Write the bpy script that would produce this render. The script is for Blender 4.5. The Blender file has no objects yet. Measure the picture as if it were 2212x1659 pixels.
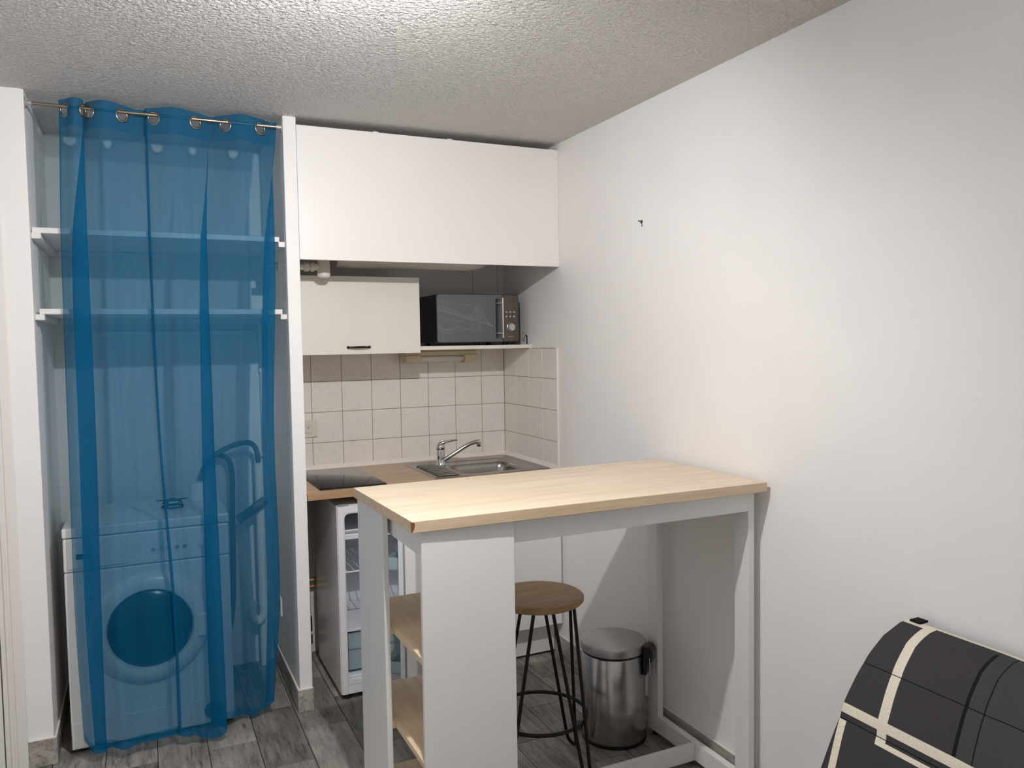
import bpy, bmesh, math, random
from mathutils import Vector, Matrix
random.seed(7)
S = bpy.context.scene
C = S.collection
PI = math.pi
R = math.radians

# ------------------------------------------------------------------ camera
cd = bpy.data.cameras.new('camera'); cam = bpy.data.objects.new('camera', cd); C.objects.link(cam)
cam.location = (-1.7852, -3.2759, 1.5133)
cam.rotation_euler = (R(86.9551), R(0.9226), R(-25.0967))
cd.sensor_fit = 'HORIZONTAL'; cd.sensor_width = 36.0; cd.lens = 1711.56 / 2212 * 36.0
cd.clip_start = 0.02
S.camera = cam
# ------------------------------------------------------------------ world, exposure
w = bpy.data.worlds.new('world'); S.world = w; w.use_nodes = True
w.node_tree.nodes['Background'].inputs[0].default_value = (0.02, 0.02, 0.02, 1)
S.view_settings.view_transform = 'Standard'; S.view_settings.look = 'None'
S.view_settings.gamma = 1.0; S.view_settings.use_curve_mapping = False
S.view_settings.exposure = 0.14
LAMP = (-1.22, -1.72, 2.265); LAMP_STRENGTH = 6300.0; HEAD_STRENGTH = 50.0; LAMP_COLOR = (1.0, 0.988, 0.985)
LAMP_AXIS = (-0.43, 0.50, -0.75); LENS = 72.0; LR = 0.019     # where the spot head points, half-angle of its domed lens
FILL_LAMP = (-1.22, -2.02, 2.30); FILL_AXIS = (-0.72, -0.68, 0.05); FILL_STRENGTH = 3500.0; FILL_LENS = 30.0   # added fill head on the same bar, lifts bounce light from the rear room
S.cycles.transparent_max_bounces = 16
S.cycles.max_bounces = 9
S.cycles.diffuse_bounces = 6
S.cycles.glossy_bounces = 4
S.cycles.transmission_bounces = 6
H = 2.426          # ceiling height

# ------------------------------------------------------------------ materials
def srgb(r, g, b):
    f = lambda c: (c / 255) / 12.92 if c / 255 <= 0.04045 else (((c / 255) + 0.055) / 1.055) ** 2.4
    return (f(r), f(g), f(b), 1.0)
class NT:
    def __init__(s, name):
        s.m = bpy.data.materials.new(name); s.m.use_nodes = True
        s.t = s.m.node_tree; s.b = s.t.nodes['Principled BSDF']; s.out = s.t.nodes['Material Output']
    def n(s, kind, **k):
        x = s.t.nodes.new(kind)
        for a, v in k.items():
            if a in ('operation', 'data_type', 'blend_type', 'feature', 'noise_dimensions', 'wave_type', 'bands_direction', 'distance', 'musgrave_type', 'interpolation_type'):
                setattr(x, a, v)
            else:
                x.inputs[a.replace('_', ' ')].default_value = v
        return x
    def l(s, a, b): s.t.links.new(a, b)
    def coords(s, scale=(1, 1, 1), rand=False):
        tc = s.n('ShaderNodeTexCoord'); mp = s.n('ShaderNodeMapping'); mp.inputs['Scale'].default_value = scale
        s.l(tc.outputs['Object'], mp.inputs['Vector'])
        if rand:
            oi = s.n('ShaderNodeObjectInfo'); vm = s.n('ShaderNodeVectorMath', operation='SCALE')
            vm.inputs[0].default_value = (17.3, 9.1, 23.7); s.l(oi.outputs['Random'], vm.inputs['Scale'])
            s.l(vm.outputs[0], mp.inputs['Location'])
        return mp.outputs['Vector']
    def ramp(s, fac, stops):
        r = s.n('ShaderNodeValToRGB'); e = r.color_ramp.elements
        while len(e) < len(stops): e.new(0.5)
        for el, (p_, c_) in zip(e, stops): el.position = p_; el.color = c_
        s.l(fac, r.inputs['Fac']); return r.outputs['Color']
    def bump(s, h, strength=0.3, dist=0.002):
        b = s.n('ShaderNodeBump'); b.inputs['Strength'].default_value = strength; b.inputs['Distance'].default_value = dist
        s.l(h, b.inputs['Height']); s.l(b.outputs['Normal'], s.b.inputs['Normal'])
    def set(s, color=None, rough=0.5, metal=0.0, spec=None):
        if color is not None: s.b.inputs['Base Color'].default_value = color
        s.b.inputs['Roughness'].default_value = rough; s.b.inputs['Metallic'].default_value = metal
        if spec is not None: s.b.inputs['Specular IOR Level'].default_value = spec
        return s
M = {}
def plain(name, color, rough=0.5, metal=0.0, var=0.03, vscale=6.0, bump=0.0, bscale=200.0, spec=None):
    """paint-like material: slight tone variation and fine relief"""
    t = NT(name).set(color, rough, metal, spec)
    v = t.coords()
    nz = t.n('ShaderNodeTexNoise', Scale=vscale, Detail=3.0); t.l(v, nz.inputs['Vector'])
    lo = tuple(c * (1 - var) for c in color[:3]) + (1,); hi = tuple(min(1, c * (1 + var)) for c in color[:3]) + (1,)
    t.l(t.ramp(nz.outputs['Fac'], [(0.3, lo), (0.7, hi)]), t.b.inputs['Base Color'])
    if bump:
        n2 = t.n('ShaderNodeTexNoise', Scale=bscale, Detail=3.0); t.l(v, n2.inputs['Vector']); t.bump(n2.outputs['Fac'], bump, 0.002)
    M[name] = t.m; return t
plain('wall_paint', srgb(244, 242, 241), 0.55, var=0.015, vscale=3, bump=0.12, bscale=160)
plain('rough_paint', srgb(244, 242, 241), 0.5, var=0.015, bump=0.5, bscale=110)
plain('closet_paint', srgb(232, 232, 229), 0.55, var=0.02, bump=0.12, bscale=160)
plain('gloss_paint', srgb(232, 228, 225), 0.35, var=0.01, bump=0.05, bscale=220)
plain('panel_white', srgb(243, 240, 238), 0.38, var=0.008, vscale=2, bump=0.03, bscale=120)
plain('cream_laminate', srgb(238, 232, 224), 0.35, var=0.01)
plain('shelf_white', srgb(236, 234, 230), 0.4, var=0.01)
plain('table_white', srgb(236, 237, 235), 0.32, var=0.012, vscale=4)
plain('trim_white', srgb(236, 232, 228), 0.4, var=0.01)
plain('caulk', srgb(240, 234, 230), 0.5, var=0.02)
plain('enamel_white', srgb(236, 236, 238), 0.22, var=0.005)
plain('liner_white', srgb(226, 230, 236), 0.3, var=0.01)
plain('washer_white', srgb(230, 228, 224), 0.28, var=0.006)
plain('pvc', srgb(226, 222, 210), 0.4, var=0.02)
plain('pvc_white', srgb(238, 236, 230), 0.35, var=0.01)
plain('old_plastic', srgb(214, 202, 172), 0.45, var=0.03)
plain('socket_plastic', srgb(226, 218, 206), 0.35, var=0.01)
plain('black_plastic', srgb(22, 22, 23), 0.38, var=0.05)
plain('dark_plastic', srgb(34, 34, 35), 0.45, var=0.05)
plain('black_steel', srgb(20, 20, 20), 0.42, 0.2, var=0.05)
plain('gasket', srgb(150, 150, 150), 0.6, var=0.02)
plain('grout_floor', srgb(40, 38, 36), 0.8, var=0.1)
plain('grey_hose', srgb(98, 104, 106), 0.5, var=0.05)
plain('copper', srgb(190, 150, 110), 0.35, 0.6, var=0.05)
plain('brown_chip', srgb(120, 80, 45), 0.8, var=0.2, vscale=150)
plain('void_shade_brown', srgb(112, 88, 64), 0.85, var=0.2, vscale=120)  # dark brown standing in for shade behind the overhead panel
plain('void_shade_grey', srgb(96, 90, 84), 0.9, var=0.12, vscale=20, bump=0.3, bscale=60)  # dark grey standing in for shade on the void's back wall
plain('dark_hole', srgb(60, 48, 44), 0.9, var=0.2, vscale=400)
plain('chrome', srgb(215, 215, 216), 0.08, 1.0, var=0.01)
plain('nickel', srgb(176, 164, 148), 0.28, 1.0, var=0.02)
plain('silver_plastic', srgb(205, 204, 202), 0.3, 0.7, var=0.01)
plain('print_grey', srgb(150, 153, 158), 0.5, var=0.05)
plain('print_pale', srgb(196, 186, 174), 0.5, var=0.02)

def brushed(name, color, rough, scale, bumpk=0.08):
    t = NT(name).set(color, rough, 1.0)
    v = t.coords(scale); nz = t.n('ShaderNodeTexNoise', Scale=1.0, Detail=4.0); t.l(v, nz.inputs['Vector'])
    mr = t.n('ShaderNodeMapRange'); t.l(nz.outputs['Fac'], mr.inputs['Value'])
    mr.inputs['To Min'].default_value = rough * 0.7; mr.inputs['To Max'].default_value = rough * 1.4
    t.l(mr.outputs[0], t.b.inputs['Roughness'])
    lo = tuple(c * 0.86 for c in color[:3]) + (1,)
    t.l(t.ramp(nz.outputs['Fac'], [(0.3, lo), (0.7, color)]), t.b.inputs['Base Color'])
    t.bump(nz.outputs['Fac'], bumpk, 0.001)
    M[name] = t.m
brushed('bin_steel', srgb(186, 183, 180), 0.24, (22, 22, 1.2))
brushed('lid_steel', srgb(188, 186, 184), 0.34, (40, 40, 40))
brushed('sink_steel', srgb(162, 159, 155), 0.2, (8, 90, 8), 0.012)
brushed('panel_steel', srgb(116, 108, 99), 0.36, (400, 40, 2))

def wood(name, stops, along='x', stave=None, rough=0.42, rand=False, gscale=1.0, bump=0.06):
    t = NT(name).set(None, rough)
    sc = {'x': (3, 45, 45), 'y': (45, 3, 45), 'z': (45, 45, 3)}[along]
    v = t.coords(tuple(a * gscale for a in sc), rand)
    nz = t.n('ShaderNodeTexNoise', Scale=1.0, Detail=5.0, Roughness=0.6, Distortion=0.25); t.l(v, nz.inputs['Vector'])
    col = t.ramp(nz.outputs['Fac'], stops)
    if stave:
        v2 = t.coords((1, 1, 1))
        if along == 'y':
            sp = t.n('ShaderNodeSeparateXYZ'); cb = t.n('ShaderNodeCombineXYZ'); t.l(v2, sp.inputs[0])
            t.l(sp.outputs['Y'], cb.inputs['X']); t.l(sp.outputs['X'], cb.inputs['Y']); v2 = cb.outputs[0]
        br = t.n('ShaderNodeTexBrick'); t.l(v2, br.inputs['Vector'])
        br.offset = 0.37; br.squash = 1.0
        br.inputs['Color1'].default_value = (1.0, 1.0, 1.0, 1); br.inputs['Color2'].default_value = (0.91, 0.89, 0.87, 1)
        br.inputs['Mortar'].default_value = (0.84, 0.8, 0.76, 1)
        br.inputs['Scale'].default_value = 1.0; br.inputs['Mortar Size'].default_value = 0.0006
        br.inputs['Brick Width'].default_value = stave[0]; br.inputs['Row Height'].default_value = stave[1]
        br.inputs['Bias'].default_value = -0.2
        mx = t.n('ShaderNodeMix', data_type='RGBA', blend_type='MULTIPLY'); mx.inputs['Factor'].default_value = 0.85
        t.l(col, mx.inputs['A']); t.l(br.outputs['Color'], mx.inputs['B']); col = mx.outputs['Result']
    t.l(col, t.b.inputs['Base Color']); t.bump(nz.outputs['Fac'], bump, 0.001)
    M[name] = t.m
wood('table_wood', [(0.25, srgb(212, 191, 164)), (0.5, srgb(225, 207, 182)), (0.75, srgb(233, 218, 196))], 'x', (0.42, 0.043))
wood('table_edge', [(0.25, srgb(198, 174, 141)), (0.5, srgb(213, 191, 160)), (0.75, srgb(222, 202, 172))], 'x')
wood('shelf_wood', [(0.25, srgb(206, 182, 148)), (0.5, srgb(220, 198, 166)), (0.75, srgb(229, 210, 180))], 'y')
wood('worktop_wood', [(0.25, srgb(166, 133, 99)), (0.5, srgb(191, 158, 122)), (0.75, srgb(208, 177, 141))], 'x', (0.55, 0.05), rough=0.3)
wood('seat_wood', [(0.25, srgb(146, 116, 80)), (0.5, srgb(168, 137, 98)), (0.75, srgb(184, 154, 114))], 'x', rough=0.45)

def plank_mat(name, base):
    t = NT(name).set(None, 0.5)
    v = t.coords((30, 4.5, 30), True)
    n1 = t.n('ShaderNodeTexNoise', Scale=1.0, Detail=7.0, Roughness=0.68, Distortion=0.5); t.l(v, n1.inputs['Vector'])
    c1 = t.ramp(n1.outputs['Fac'], [(0.28, srgb(78, 75, 72)), (0.45, srgb(106, 103, 99)), (0.62, srgb(124, 121, 116)), (0.8, srgb(142, 138, 133))])
    v2 = t.coords((6, 5, 6), True); n2 = t.n('ShaderNodeTexNoise', Scale=1.0, Detail=4.0); t.l(v2, n2.inputs['Vector'])
    mx = t.n('ShaderNodeMix', data_type='RGBA', blend_type='MULTIPLY'); mx.inputs['Factor'].default_value = 0.75
    t.l(c1, mx.inputs['A']); t.l(t.ramp(n2.outputs['Fac'], [(0.3, (0.62, 0.6, 0.58, 1)), (0.7, (1.08, 1.06, 1.05, 1))]), mx.inputs['B'])
    v3 = t.coords((70, 9, 70), True); n3 = t.n('ShaderNodeTexNoise', Scale=1.0, Detail=6.0, Roughness=0.75); t.l(v3, n3.inputs['Vector'])
    m2 = t.n('ShaderNodeMix', data_type='RGBA', blend_type='MULTIPLY'); m2.inputs['Factor'].default_value = 0.8
    t.l(mx.outputs['Result'], m2.inputs['A']); t.l(t.ramp(n3.outputs['Fac'], [(0.36, (0.3, 0.29, 0.28, 1)), (0.47, (1, 1, 1, 1))]), m2.inputs['B'])
    oi = t.n('ShaderNodeObjectInfo'); hs = t.n('ShaderNodeHueSaturation')
    mr = t.n('ShaderNodeMapRange'); t.l(oi.outputs['Random'], mr.inputs['Value']); mr.inputs['To Min'].default_value = 0.62 * base; mr.inputs['To Max'].default_value = 1.15 * base
    t.l(mr.outputs[0], hs.inputs['Value']); t.l(m2.outputs['Result'], hs.inputs['Color'])
    t.l(hs.outputs['Color'], t.b.inputs['Base Color']); t.bump(n3.outputs['Fac'], 0.25, 0.001)
    M[name] = t.m
plank_mat('plank', 2.15)
plank_mat('skirting_tile', 2.9)

t = NT('tile_glaze').set(None, 0.16)
v = t.coords((1, 1, 1), True); n1 = t.n('ShaderNodeTexNoise', Scale=30.0, Detail=2.0, Distortion=0.8); t.l(v, n1.inputs['Vector'])
t.l(t.ramp(n1.outputs['Fac'], [(0.38, srgb(235, 231, 227)), (0.52, srgb(240, 236, 229)), (0.66, srgb(239, 233, 225))]), t.b.inputs['Base Color'])
n2 = t.n('ShaderNodeTexNoise', Scale=9.0, Detail=1.0); t.l(v, n2.inputs['Vector']); t.bump(n2.outputs['Fac'], 0.12, 0.002); M['tile_glaze'] = t.m
plain('tile_grout', srgb(146, 134, 116), 0.8, var=0.08, vscale=60)

t = NT('ceiling_stipple').set(srgb(246, 243, 240), 0.7)
v = t.coords()
n1 = t.n('ShaderNodeTexNoise', Scale=105.0, Detail=3.0, Roughness=0.55, Distortion=0.6); t.l(v, n1.inputs['Vector'])
n2 = t.n('ShaderNodeTexVoronoi', feature='SMOOTH_F1', Scale=80.0); t.l(v, n2.inputs['Vector'])
ad = t.n('ShaderNodeMath', operation='SUBTRACT'); t.l(n1.outputs['Fac'], ad.inputs[0])
m_ = t.n('ShaderNodeMath', operation='MULTIPLY'); t.l(n2.outputs['Distance'], m_.inputs[0]); m_.inputs[1].default_value = 0.5; t.l(m_.outputs[0], ad.inputs[1])
t.bump(ad.outputs[0], 1.0, 0.026)
M['ceiling_stipple'] = t.m

t = NT('hob_glass').set(srgb(14, 14, 15), 0.05, 0.0, 0.3); t.b.inputs['IOR'].default_value = 1.25; M['hob_glass'] = t.m
t = NT('microwave_glass').set(srgb(104, 106, 110), 0.2, 0.4); M['microwave_glass'] = t.m
t = NT('washer_glass').set(srgb(16, 18, 22), 0.22); M['washer_glass'] = t.m
t = NT('drawer_plastic').set(srgb(186, 208, 214), 0.15); t.b.inputs['Transmission Weight'].default_value = 0.35; t.b.inputs['IOR'].default_value = 1.2; M['drawer_plastic'] = t.m
t = NT('tube_glass').set(srgb(232, 228, 222), 0.35); M['tube_glass'] = t.m
t = NT('bulb_glow'); e = t.n('ShaderNodeEmission'); e.inputs['Color'].default_value = LAMP_COLOR + (1,); e.inputs['Strength'].default_value = LAMP_STRENGTH
t.l(e.outputs[0], t.out.inputs['Surface']); M['bulb_glow'] = t.m
t = NT('fill_glow'); e = t.n('ShaderNodeEmission'); e.inputs['Color'].default_value = LAMP_COLOR + (1,); e.inputs['Strength'].default_value = FILL_STRENGTH  # glow of the added fill head
t.l(e.outputs[0], t.out.inputs['Surface']); M['fill_glow'] = t.m
t = NT('frosted_glow'); e = t.n('ShaderNodeEmission'); e.inputs['Color'].default_value = LAMP_COLOR + (1,); e.inputs['Strength'].default_value = HEAD_STRENGTH
t.l(e.outputs[0], t.out.inputs['Surface']); M['frosted_glow'] = t.m

def gauze(name, color, cover):
    """sheer woven voile: part of the light passes between the threads, the threads scatter and let light through"""
    t = NT(name)
    tc = t.n('ShaderNodeTexCoord'); mp = t.n('ShaderNodeMapping'); mp.inputs['Scale'].default_value = (60, 60, 1.6); t.l(tc.outputs['Object'], mp.inputs['Vector'])
    nz = t.n('ShaderNodeTexNoise', Scale=1.0, Detail=3.0); t.l(mp.outputs['Vector'], nz.inputs['Vector'])
    mr = t.n('ShaderNodeMapRange'); t.l(nz.outputs['Fac'], mr.inputs['Value']); mr.inputs['To Min'].default_value = cover - 0.05; mr.inputs['To Max'].default_value = cover + 0.05
    # seen at a slant the threads close up
    lw = t.n('ShaderNodeLayerWeight'); lw.inputs['Blend'].default_value = 0.25
    ad = t.n('ShaderNodeMath', operation='MULTIPLY_ADD'); t.l(lw.outputs['Facing'], ad.inputs[0]); ad.inputs[1].default_value = 0.14; t.l(mr.outputs[0], ad.inputs[2]); ad.use_clamp = True
    tr = t.n('ShaderNodeBsdfTransparent'); tr.inputs['Color'].default_value = (0.72, 0.87, 0.94, 1)
    df = t.n('ShaderNodeBsdfDiffuse'); df.inputs['Color'].default_value = color
    tl = t.n('ShaderNodeBsdfTranslucent'); tl.inputs['Color'].default_value = color
    m1 = t.n('ShaderNodeMixShader'); m1.inputs['Fac'].default_value = 0.4; t.l(df.outputs[0], m1.inputs[1]); t.l(tl.outputs[0], m1.inputs[2])
    m2 = t.n('ShaderNodeMixShader'); t.l(ad.outputs[0], m2.inputs['Fac']); t.l(tr.outputs[0], m2.inputs[1]); t.l(m1.outputs[0], m2.inputs[2])
    t.l(m2.outputs[0], t.out.inputs['Surface']); M[name] = t.m
gauze('voile', srgb(20, 122, 170), 0.52)
gauze('voile_double', srgb(18, 114, 162), 0.76)

def fabric(name, color):
    t = NT(name).set(color, 0.9, spec=0.15)
    v = t.coords(); nz = t.n('ShaderNodeTexNoise', Scale=420.0, Detail=2.0); t.l(v, nz.inputs['Vector'])
    lo = tuple(c * 0.85 for c in color[:3]) + (1,); hi = tuple(c * 1.15 for c in color[:3]) + (1,)
    t.l(t.ramp(nz.outputs['Fac'], [(0.3, lo), (0.7, hi)]), t.b.inputs['Base Color']); t.bump(nz.outputs['Fac'], 0.3, 0.001)
    M[name] = t.m
fabric('sofa_charcoal', srgb(62, 60, 62)); fabric('sofa_beige', srgb(222, 214, 196)); fabric('sofa_black', srgb(26, 27, 29)); fabric('sofa_slate', srgb(66, 68, 68))

# ------------------------------------------------------------------ mesh helpers
class MB:
    def __init__(s): s.bm = bmesh.new(); s.smooth = False
    def box(s, x0, x1, y0, y1, z0, z1, bevel=0.0, seg=2):
        b = bmesh.new(); bmesh.ops.create_cube(b, size=1.0)
        for v in b.verts: v.co = Vector(((x0 + x1) / 2 + v.co.x * (x1 - x0), (y0 + y1) / 2 + v.co.y * (y1 - y0), (z0 + z1) / 2 + v.co.z * (z1 - z0)))
        if bevel: bmesh.ops.bevel(b, geom=b.edges[:], offset=bevel, segments=seg, affect='EDGES', profile=0.5)
        return s._add(b)
    def _add(s, b):
        me = bpy.data.meshes.new('tmp'); b.to_mesh(me); b.free(); s.bm.from_mesh(me); bpy.data.meshes.remove(me); return s
    def prism(s, pts, axis, a0, a1, bevel=0.0):
        """outline pts in the plane perpendicular to axis, from a0 to a1"""
        b = bmesh.new()
        mk = {'x': lambda p, a: (a, p[0], p[1]), 'y': lambda p, a: (p[0], a, p[1]), 'z': lambda p, a: (p[0], p[1], a)}[axis]
        A = [b.verts.new(mk(p, a0)) for p in pts]; B = [b.verts.new(mk(p, a1)) for p in pts]
        n = len(pts); b.faces.new(A); b.faces.new(B[::-1])
        for i in range(n): b.faces.new((A[i], B[i], B[(i + 1) % n], A[(i + 1) % n]))
        bmesh.ops.recalc_face_normals(b, faces=b.faces[:])
        if bevel: bmesh.ops.bevel(b, geom=b.edges[:], offset=bevel, segments=2, affect='EDGES', profile=0.5)
        return s._add(b)
    def lathe(s, prof, c=(0, 0, 0), axis='z', seg=40, close=True):
        """prof: (radius, height) list revolved about axis through c"""
        b = bmesh.new(); rings = []
        for r, h in prof:
            ring = []
            for i in range(seg):
                a = 2 * PI * i / seg; u, v = r * math.cos(a), r * math.sin(a)
                p = {'z': (u, v, h), 'y': (u, h, v), 'x': (h, u, v)}[axis]
                ring.append(b.verts.new(Vector(p) + Vector(c)))
            rings.append(ring)
        for A, B in zip(rings, rings[1:]):
            for i in range(seg): b.faces.new((A[i], A[(i + 1) % seg], B[(i + 1) % seg], B[i]))
        if close: b.faces.new(rings[0]); b.faces.new(rings[-1])
        bmesh.ops.recalc_face_normals(b, faces=b.faces[:])
        return s._add(b)
    def tube(s, path, r, seg=10, close=False, caps=True):
        b = bmesh.new(); P = [Vector(p) for p in path]; n = len(P); rings = []
        up = None
        for i in range(n):
            if close: d = P[(i + 1) % n] - P[i - 1]
            else: d = P[min(i + 1, n - 1)] - P[max(i - 1, 0)]
            d.normalize()
            if up is None:
                up = Vector((0, 0, 1)) if abs(d.z) < 0.9 else Vector((1, 0, 0))
            sd = d.cross(up).normalized(); up = sd.cross(d).normalized()
            rr = r[i] if isinstance(r, (list, tuple)) else r
            rings.append([b.verts.new(P[i] + rr * (math.cos(2 * PI * k / seg) * sd + math.sin(2 * PI * k / seg) * up)) for k in range(seg)])
        for i in range(n if close else n - 1):
            A, B = rings[i], rings[(i + 1) % n]
            for k in range(seg): b.faces.new((A[k], A[(k + 1) % seg], B[(k + 1) % seg], B[k]))
        if caps and not close: b.faces.new(rings[0]); b.faces.new(rings[-1])
        bmesh.ops.recalc_face_normals(b, faces=b.faces[:])
        return s._add(b)
    def xform(s, mat):
        bmesh.ops.transform(s.bm, matrix=mat, verts=s.bm.verts[:]); return s
def fin(bm, smooth=None):
    if smooth:
        for f in bm.faces: f.smooth = True
        ang = R(smooth)
        for e in bm.edges:
            if len(e.link_faces) == 2 and e.calc_face_angle(0) > ang: e.smooth = False
def obj(name, mb, mat, parent=None, smooth=None, label=None):
    """one mesh object; its origin goes to the middle of its base"""
    bm = mb.bm if isinstance(mb, MB) else mb
    fin(bm, smooth)
    xs = [v.co for v in bm.verts]
    lo = Vector((min(v.x for v in xs), min(v.y for v in xs), min(v.z for v in xs))); hi = Vector((max(v.x for v in xs), max(v.y for v in xs), max(v.z for v in xs)))
    c = Vector(((lo.x + hi.x) / 2, (lo.y + hi.y) / 2, lo.z))
    for v in bm.verts: v.co -= c
    me = bpy.data.meshes.new(name); bm.to_mesh(me); bm.free()
    for m in (mat if isinstance(mat, (list, tuple)) else [mat]): me.materials.append(M[m])
    o = bpy.data.objects.new(name, me); C.objects.link(o)
    base = Vector((0, 0, 0)); q = parent
    while q is not None: base += q.location; q = q.parent
    o.location = c - base; o.parent = parent
    if label: o['label'] = label
    return o
def tag(o, label, cat, group=None):
    o['label'] = label; o['category'] = cat
    if group: o['group'] = group
    return o
def thing(name, label, cat, loc, group=None):
    o = bpy.data.objects.new(name, None); C.objects.link(o); o.location = loc; o.empty_display_size = 0.05
    return tag(o, label, cat, group)
def struct(name, mb, mat, smooth=None):
    o = obj(name, mb, mat, None, smooth); o['kind'] = 'structure'; return o
def wpos(o):
    b = Vector((0, 0, 0)); q = o
    while q is not None: b += q.location; q = q.parent
    return b
def piece(name, mesh, world, parent):
    o = bpy.data.objects.new(name, mesh); C.objects.link(o); o.parent = parent; o.location = Vector(world) - wpos(parent); return o
def mesh_of(mb, mat, smooth=None):
    fin(mb.bm, smooth); me = bpy.data.meshes.new('piece'); mb.bm.to_mesh(me); mb.bm.free(); me.materials.append(M[mat]); return me
def arc(c, r, a0, a1, n, plane='xz'):
    out = []
    for i in range(n + 1):
        a = a0 + (a1 - a0) * i / n; u, v = r * math.cos(a), r * math.sin(a)
        out.append({'xz': (c[0] + u, c[1], c[2] + v), 'xy': (c[0] + u, c[1] + v, c[2]), 'yz': (c[0], c[1] + u, c[2] + v)}[plane])
    return out
def smoothpath(pts, k=8):
    P = [Vector(p) for p in pts]; out = []
    for i in range(len(P) - 1):
        a, b, c, d = P[max(i - 1, 0)], P[i], P[i + 1], P[min(i + 2, len(P) - 1)]
        for j in range(k):
            s = j / k
            out.append(0.5 * ((2 * b) + (c - a) * s + (2 * a - 5 * b + 4 * c - d) * s * s + (3 * b - a - 3 * c + d) * s ** 3))
    out.append(P[-1]); return out
def rrect(x0, x1, y0, y1, r, n=5):
    pts = []
    for cx, cy, a in ((x1 - r, y1 - r, 0), (x0 + r, y1 - r, PI / 2), (x0 + r, y0 + r, PI), (x1 - r, y0 + r, 1.5 * PI)):
        for i in range(n + 1): pts.append((cx + r * math.cos(a + PI / 2 * i / n), cy + r * math.sin(a + PI / 2 * i / n)))
    return pts

# ================================================================== THE ROOM
XL, YB, YK = -3.3, -4.3, 0.636       # left wall, rear wall, kitchen and closet back wall
WP0, WP1 = -1.242, -1.19             # partition faces
PX = -2.124                          # right face of the closet's left pier
floor = struct('floor', MB().box(XL, 0.1, YB, YK + 0.1, -0.08, -0.006), 'grout_floor')
ceiling = struct('ceiling', MB().box(XL - 0.1, 0.1, YB - 0.1, YK + 0.1, H, H + 0.1), 'ceiling_stipple')
wall_right = struct('wall_right', MB().box(0, 0.1, YB, YK + 0.1, -0.08, H), 'wall_paint')
wall_back = struct('wall_back', MB().box(PX - 0.2, 0, YK, YK + 0.1, -0.08, H), 'closet_paint')
struct('wall_left', MB().box(XL - 0.1, XL, YB, 0.1, -0.08, H), 'wall_paint')
struct('wall_rear', MB().box(XL, 0, YB - 0.1, YB, -0.08, H), 'wall_paint')
struct('wall_partition', MB().box(WP0, WP1, 0, YK, -0.006, H, 0.003), 'rough_paint')
pier = MB().box(-2.275, PX, 0, YK, -0.006, H, 0.003)
struct('wall_pier', pier, 'wall_paint')
fr = MB().box(-3.075, -2.275, 0, 0.1, 2.03, H); fr.box(XL, -3.075, 0, 0.1, -0.006, H)
struct('wall_front', fr, 'wall_paint')
# door with its casing at the far left
door = obj('door_1', MB().box(-3.07, -2.279, 0.006, 0.046, 0.008, 2.022, 0.003), 'trim_white'); door['kind'] = 'structure'
obj('door_handle', MB().tube(smoothpath([(-2.99, 0.006, 1.03), (-2.99, -0.04, 1.03), (-2.93, -0.05, 1.03), (-2.88, -0.05, 1.03)], 5), 0.009).lathe([(0.024, -0.002), (0.024, 0.006), ], (-2.99, 0, 1.03), 'y', 24), 'silver_plastic', door, 40)
prof = [(-2.205, 0.0), (-2.205, -0.010), (-2.209, -0.012), (-2.236, -0.012), (-2.239, -0.007), (-2.244, -0.007), (-2.247, -0.014), (-2.255, -0.014), (-2.259, -0.006), (-2.272, -0.006), (-2.272, 0.0)]
struct('trim_1', MB().prism(prof, 'z', 0.0, 2.03), 'trim_white')
hp = [(y_, z_) for (y_, z_) in [(0.0, 2.042), (-0.010, 2.042), (-0.012, 2.038), (-0.012, 2.033), (-0.012, 1.99), (0.0, 1.985)]]
struct('trim_2', MB().box(-3.14, -2.205, -0.012, -0.0005, 2.0305, 2.043, 0.002), 'trim_white')

# --- floor planks (wood-look tiles, half-lapped, laid away from the viewer)
PW, PLN = 0.174, 0.48
base_x = -1.957
k0 = math.floor((XL - base_x) / PW); n_pl = 0
shared = {}
for k in range(k0, 13):
    xa, xb = base_x + k * PW, base_x + (k + 1) * PW
    xa2, xb2 = max(xa, XL), min(xb, 0.0)
    if xb2 - xa2 < 0.01: continue
    off = -0.158 if k % 2 == 0 else -0.398
    j0 = math.floor((YB - off) / PLN)
    for j in range(j0, 6):
        ya, yb = max(off + j * PLN, YB), min(off + (j + 1) * PLN, YK)
        if yb - ya < 0.01: continue
        key = (round(xb2 - xa2, 3), round(yb - ya, 3))
        if key not in shared:
            g = 0.0013
            shared[key] = mesh_of(MB().box(-key[0] / 2 + g, key[0] / 2 - g, -key[1] / 2 + g, key[1] / 2 - g, -0.007, 0.0, 0.0008, 1), 'plank')
        piece('plank', shared[key], ((xa2 + xb2) / 2, (ya + yb) / 2, 0.0), floor); n_pl += 1

# --- skirting of the same tile
def skirt(name, x0, x1, y0, y1, h=0.097):
    o = struct(name, MB().box(x0, x1, y0, y1, 0.0005, h, 0.0015, 1), 'skirting_tile')
    cx0, cx1, cy0, cy1 = x0, x1, y0, y1
    obj('caulk_line', MB().box(x0 + 0.001, x1 - 0.001, y0 + 0.001, y1 - 0.001, h - 0.0005, h + 0.003, 0.001, 1), 'caulk', o)
    return o
skirt('baseboard_right', -0.0105, -0.0005, YB, 0.07)
skirt('baseboard_partition_front', WP0 - 0.010, WP1 + 0.002, -0.0105, -0.0005, 0.095)
skirt('baseboard_partition_side', WP0 - 0.0105, WP0 - 0.0005, 0.0005, YK - 0.001, 0.095)
skirt('baseboard_pier_front', -2.2045, PX + 0.010, -0.0105, -0.0005, 0.1)
skirt('baseboard_pier_side', PX + 0.0005, PX + 0.0105, 0.0005, YK - 0.001, 0.1)

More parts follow.
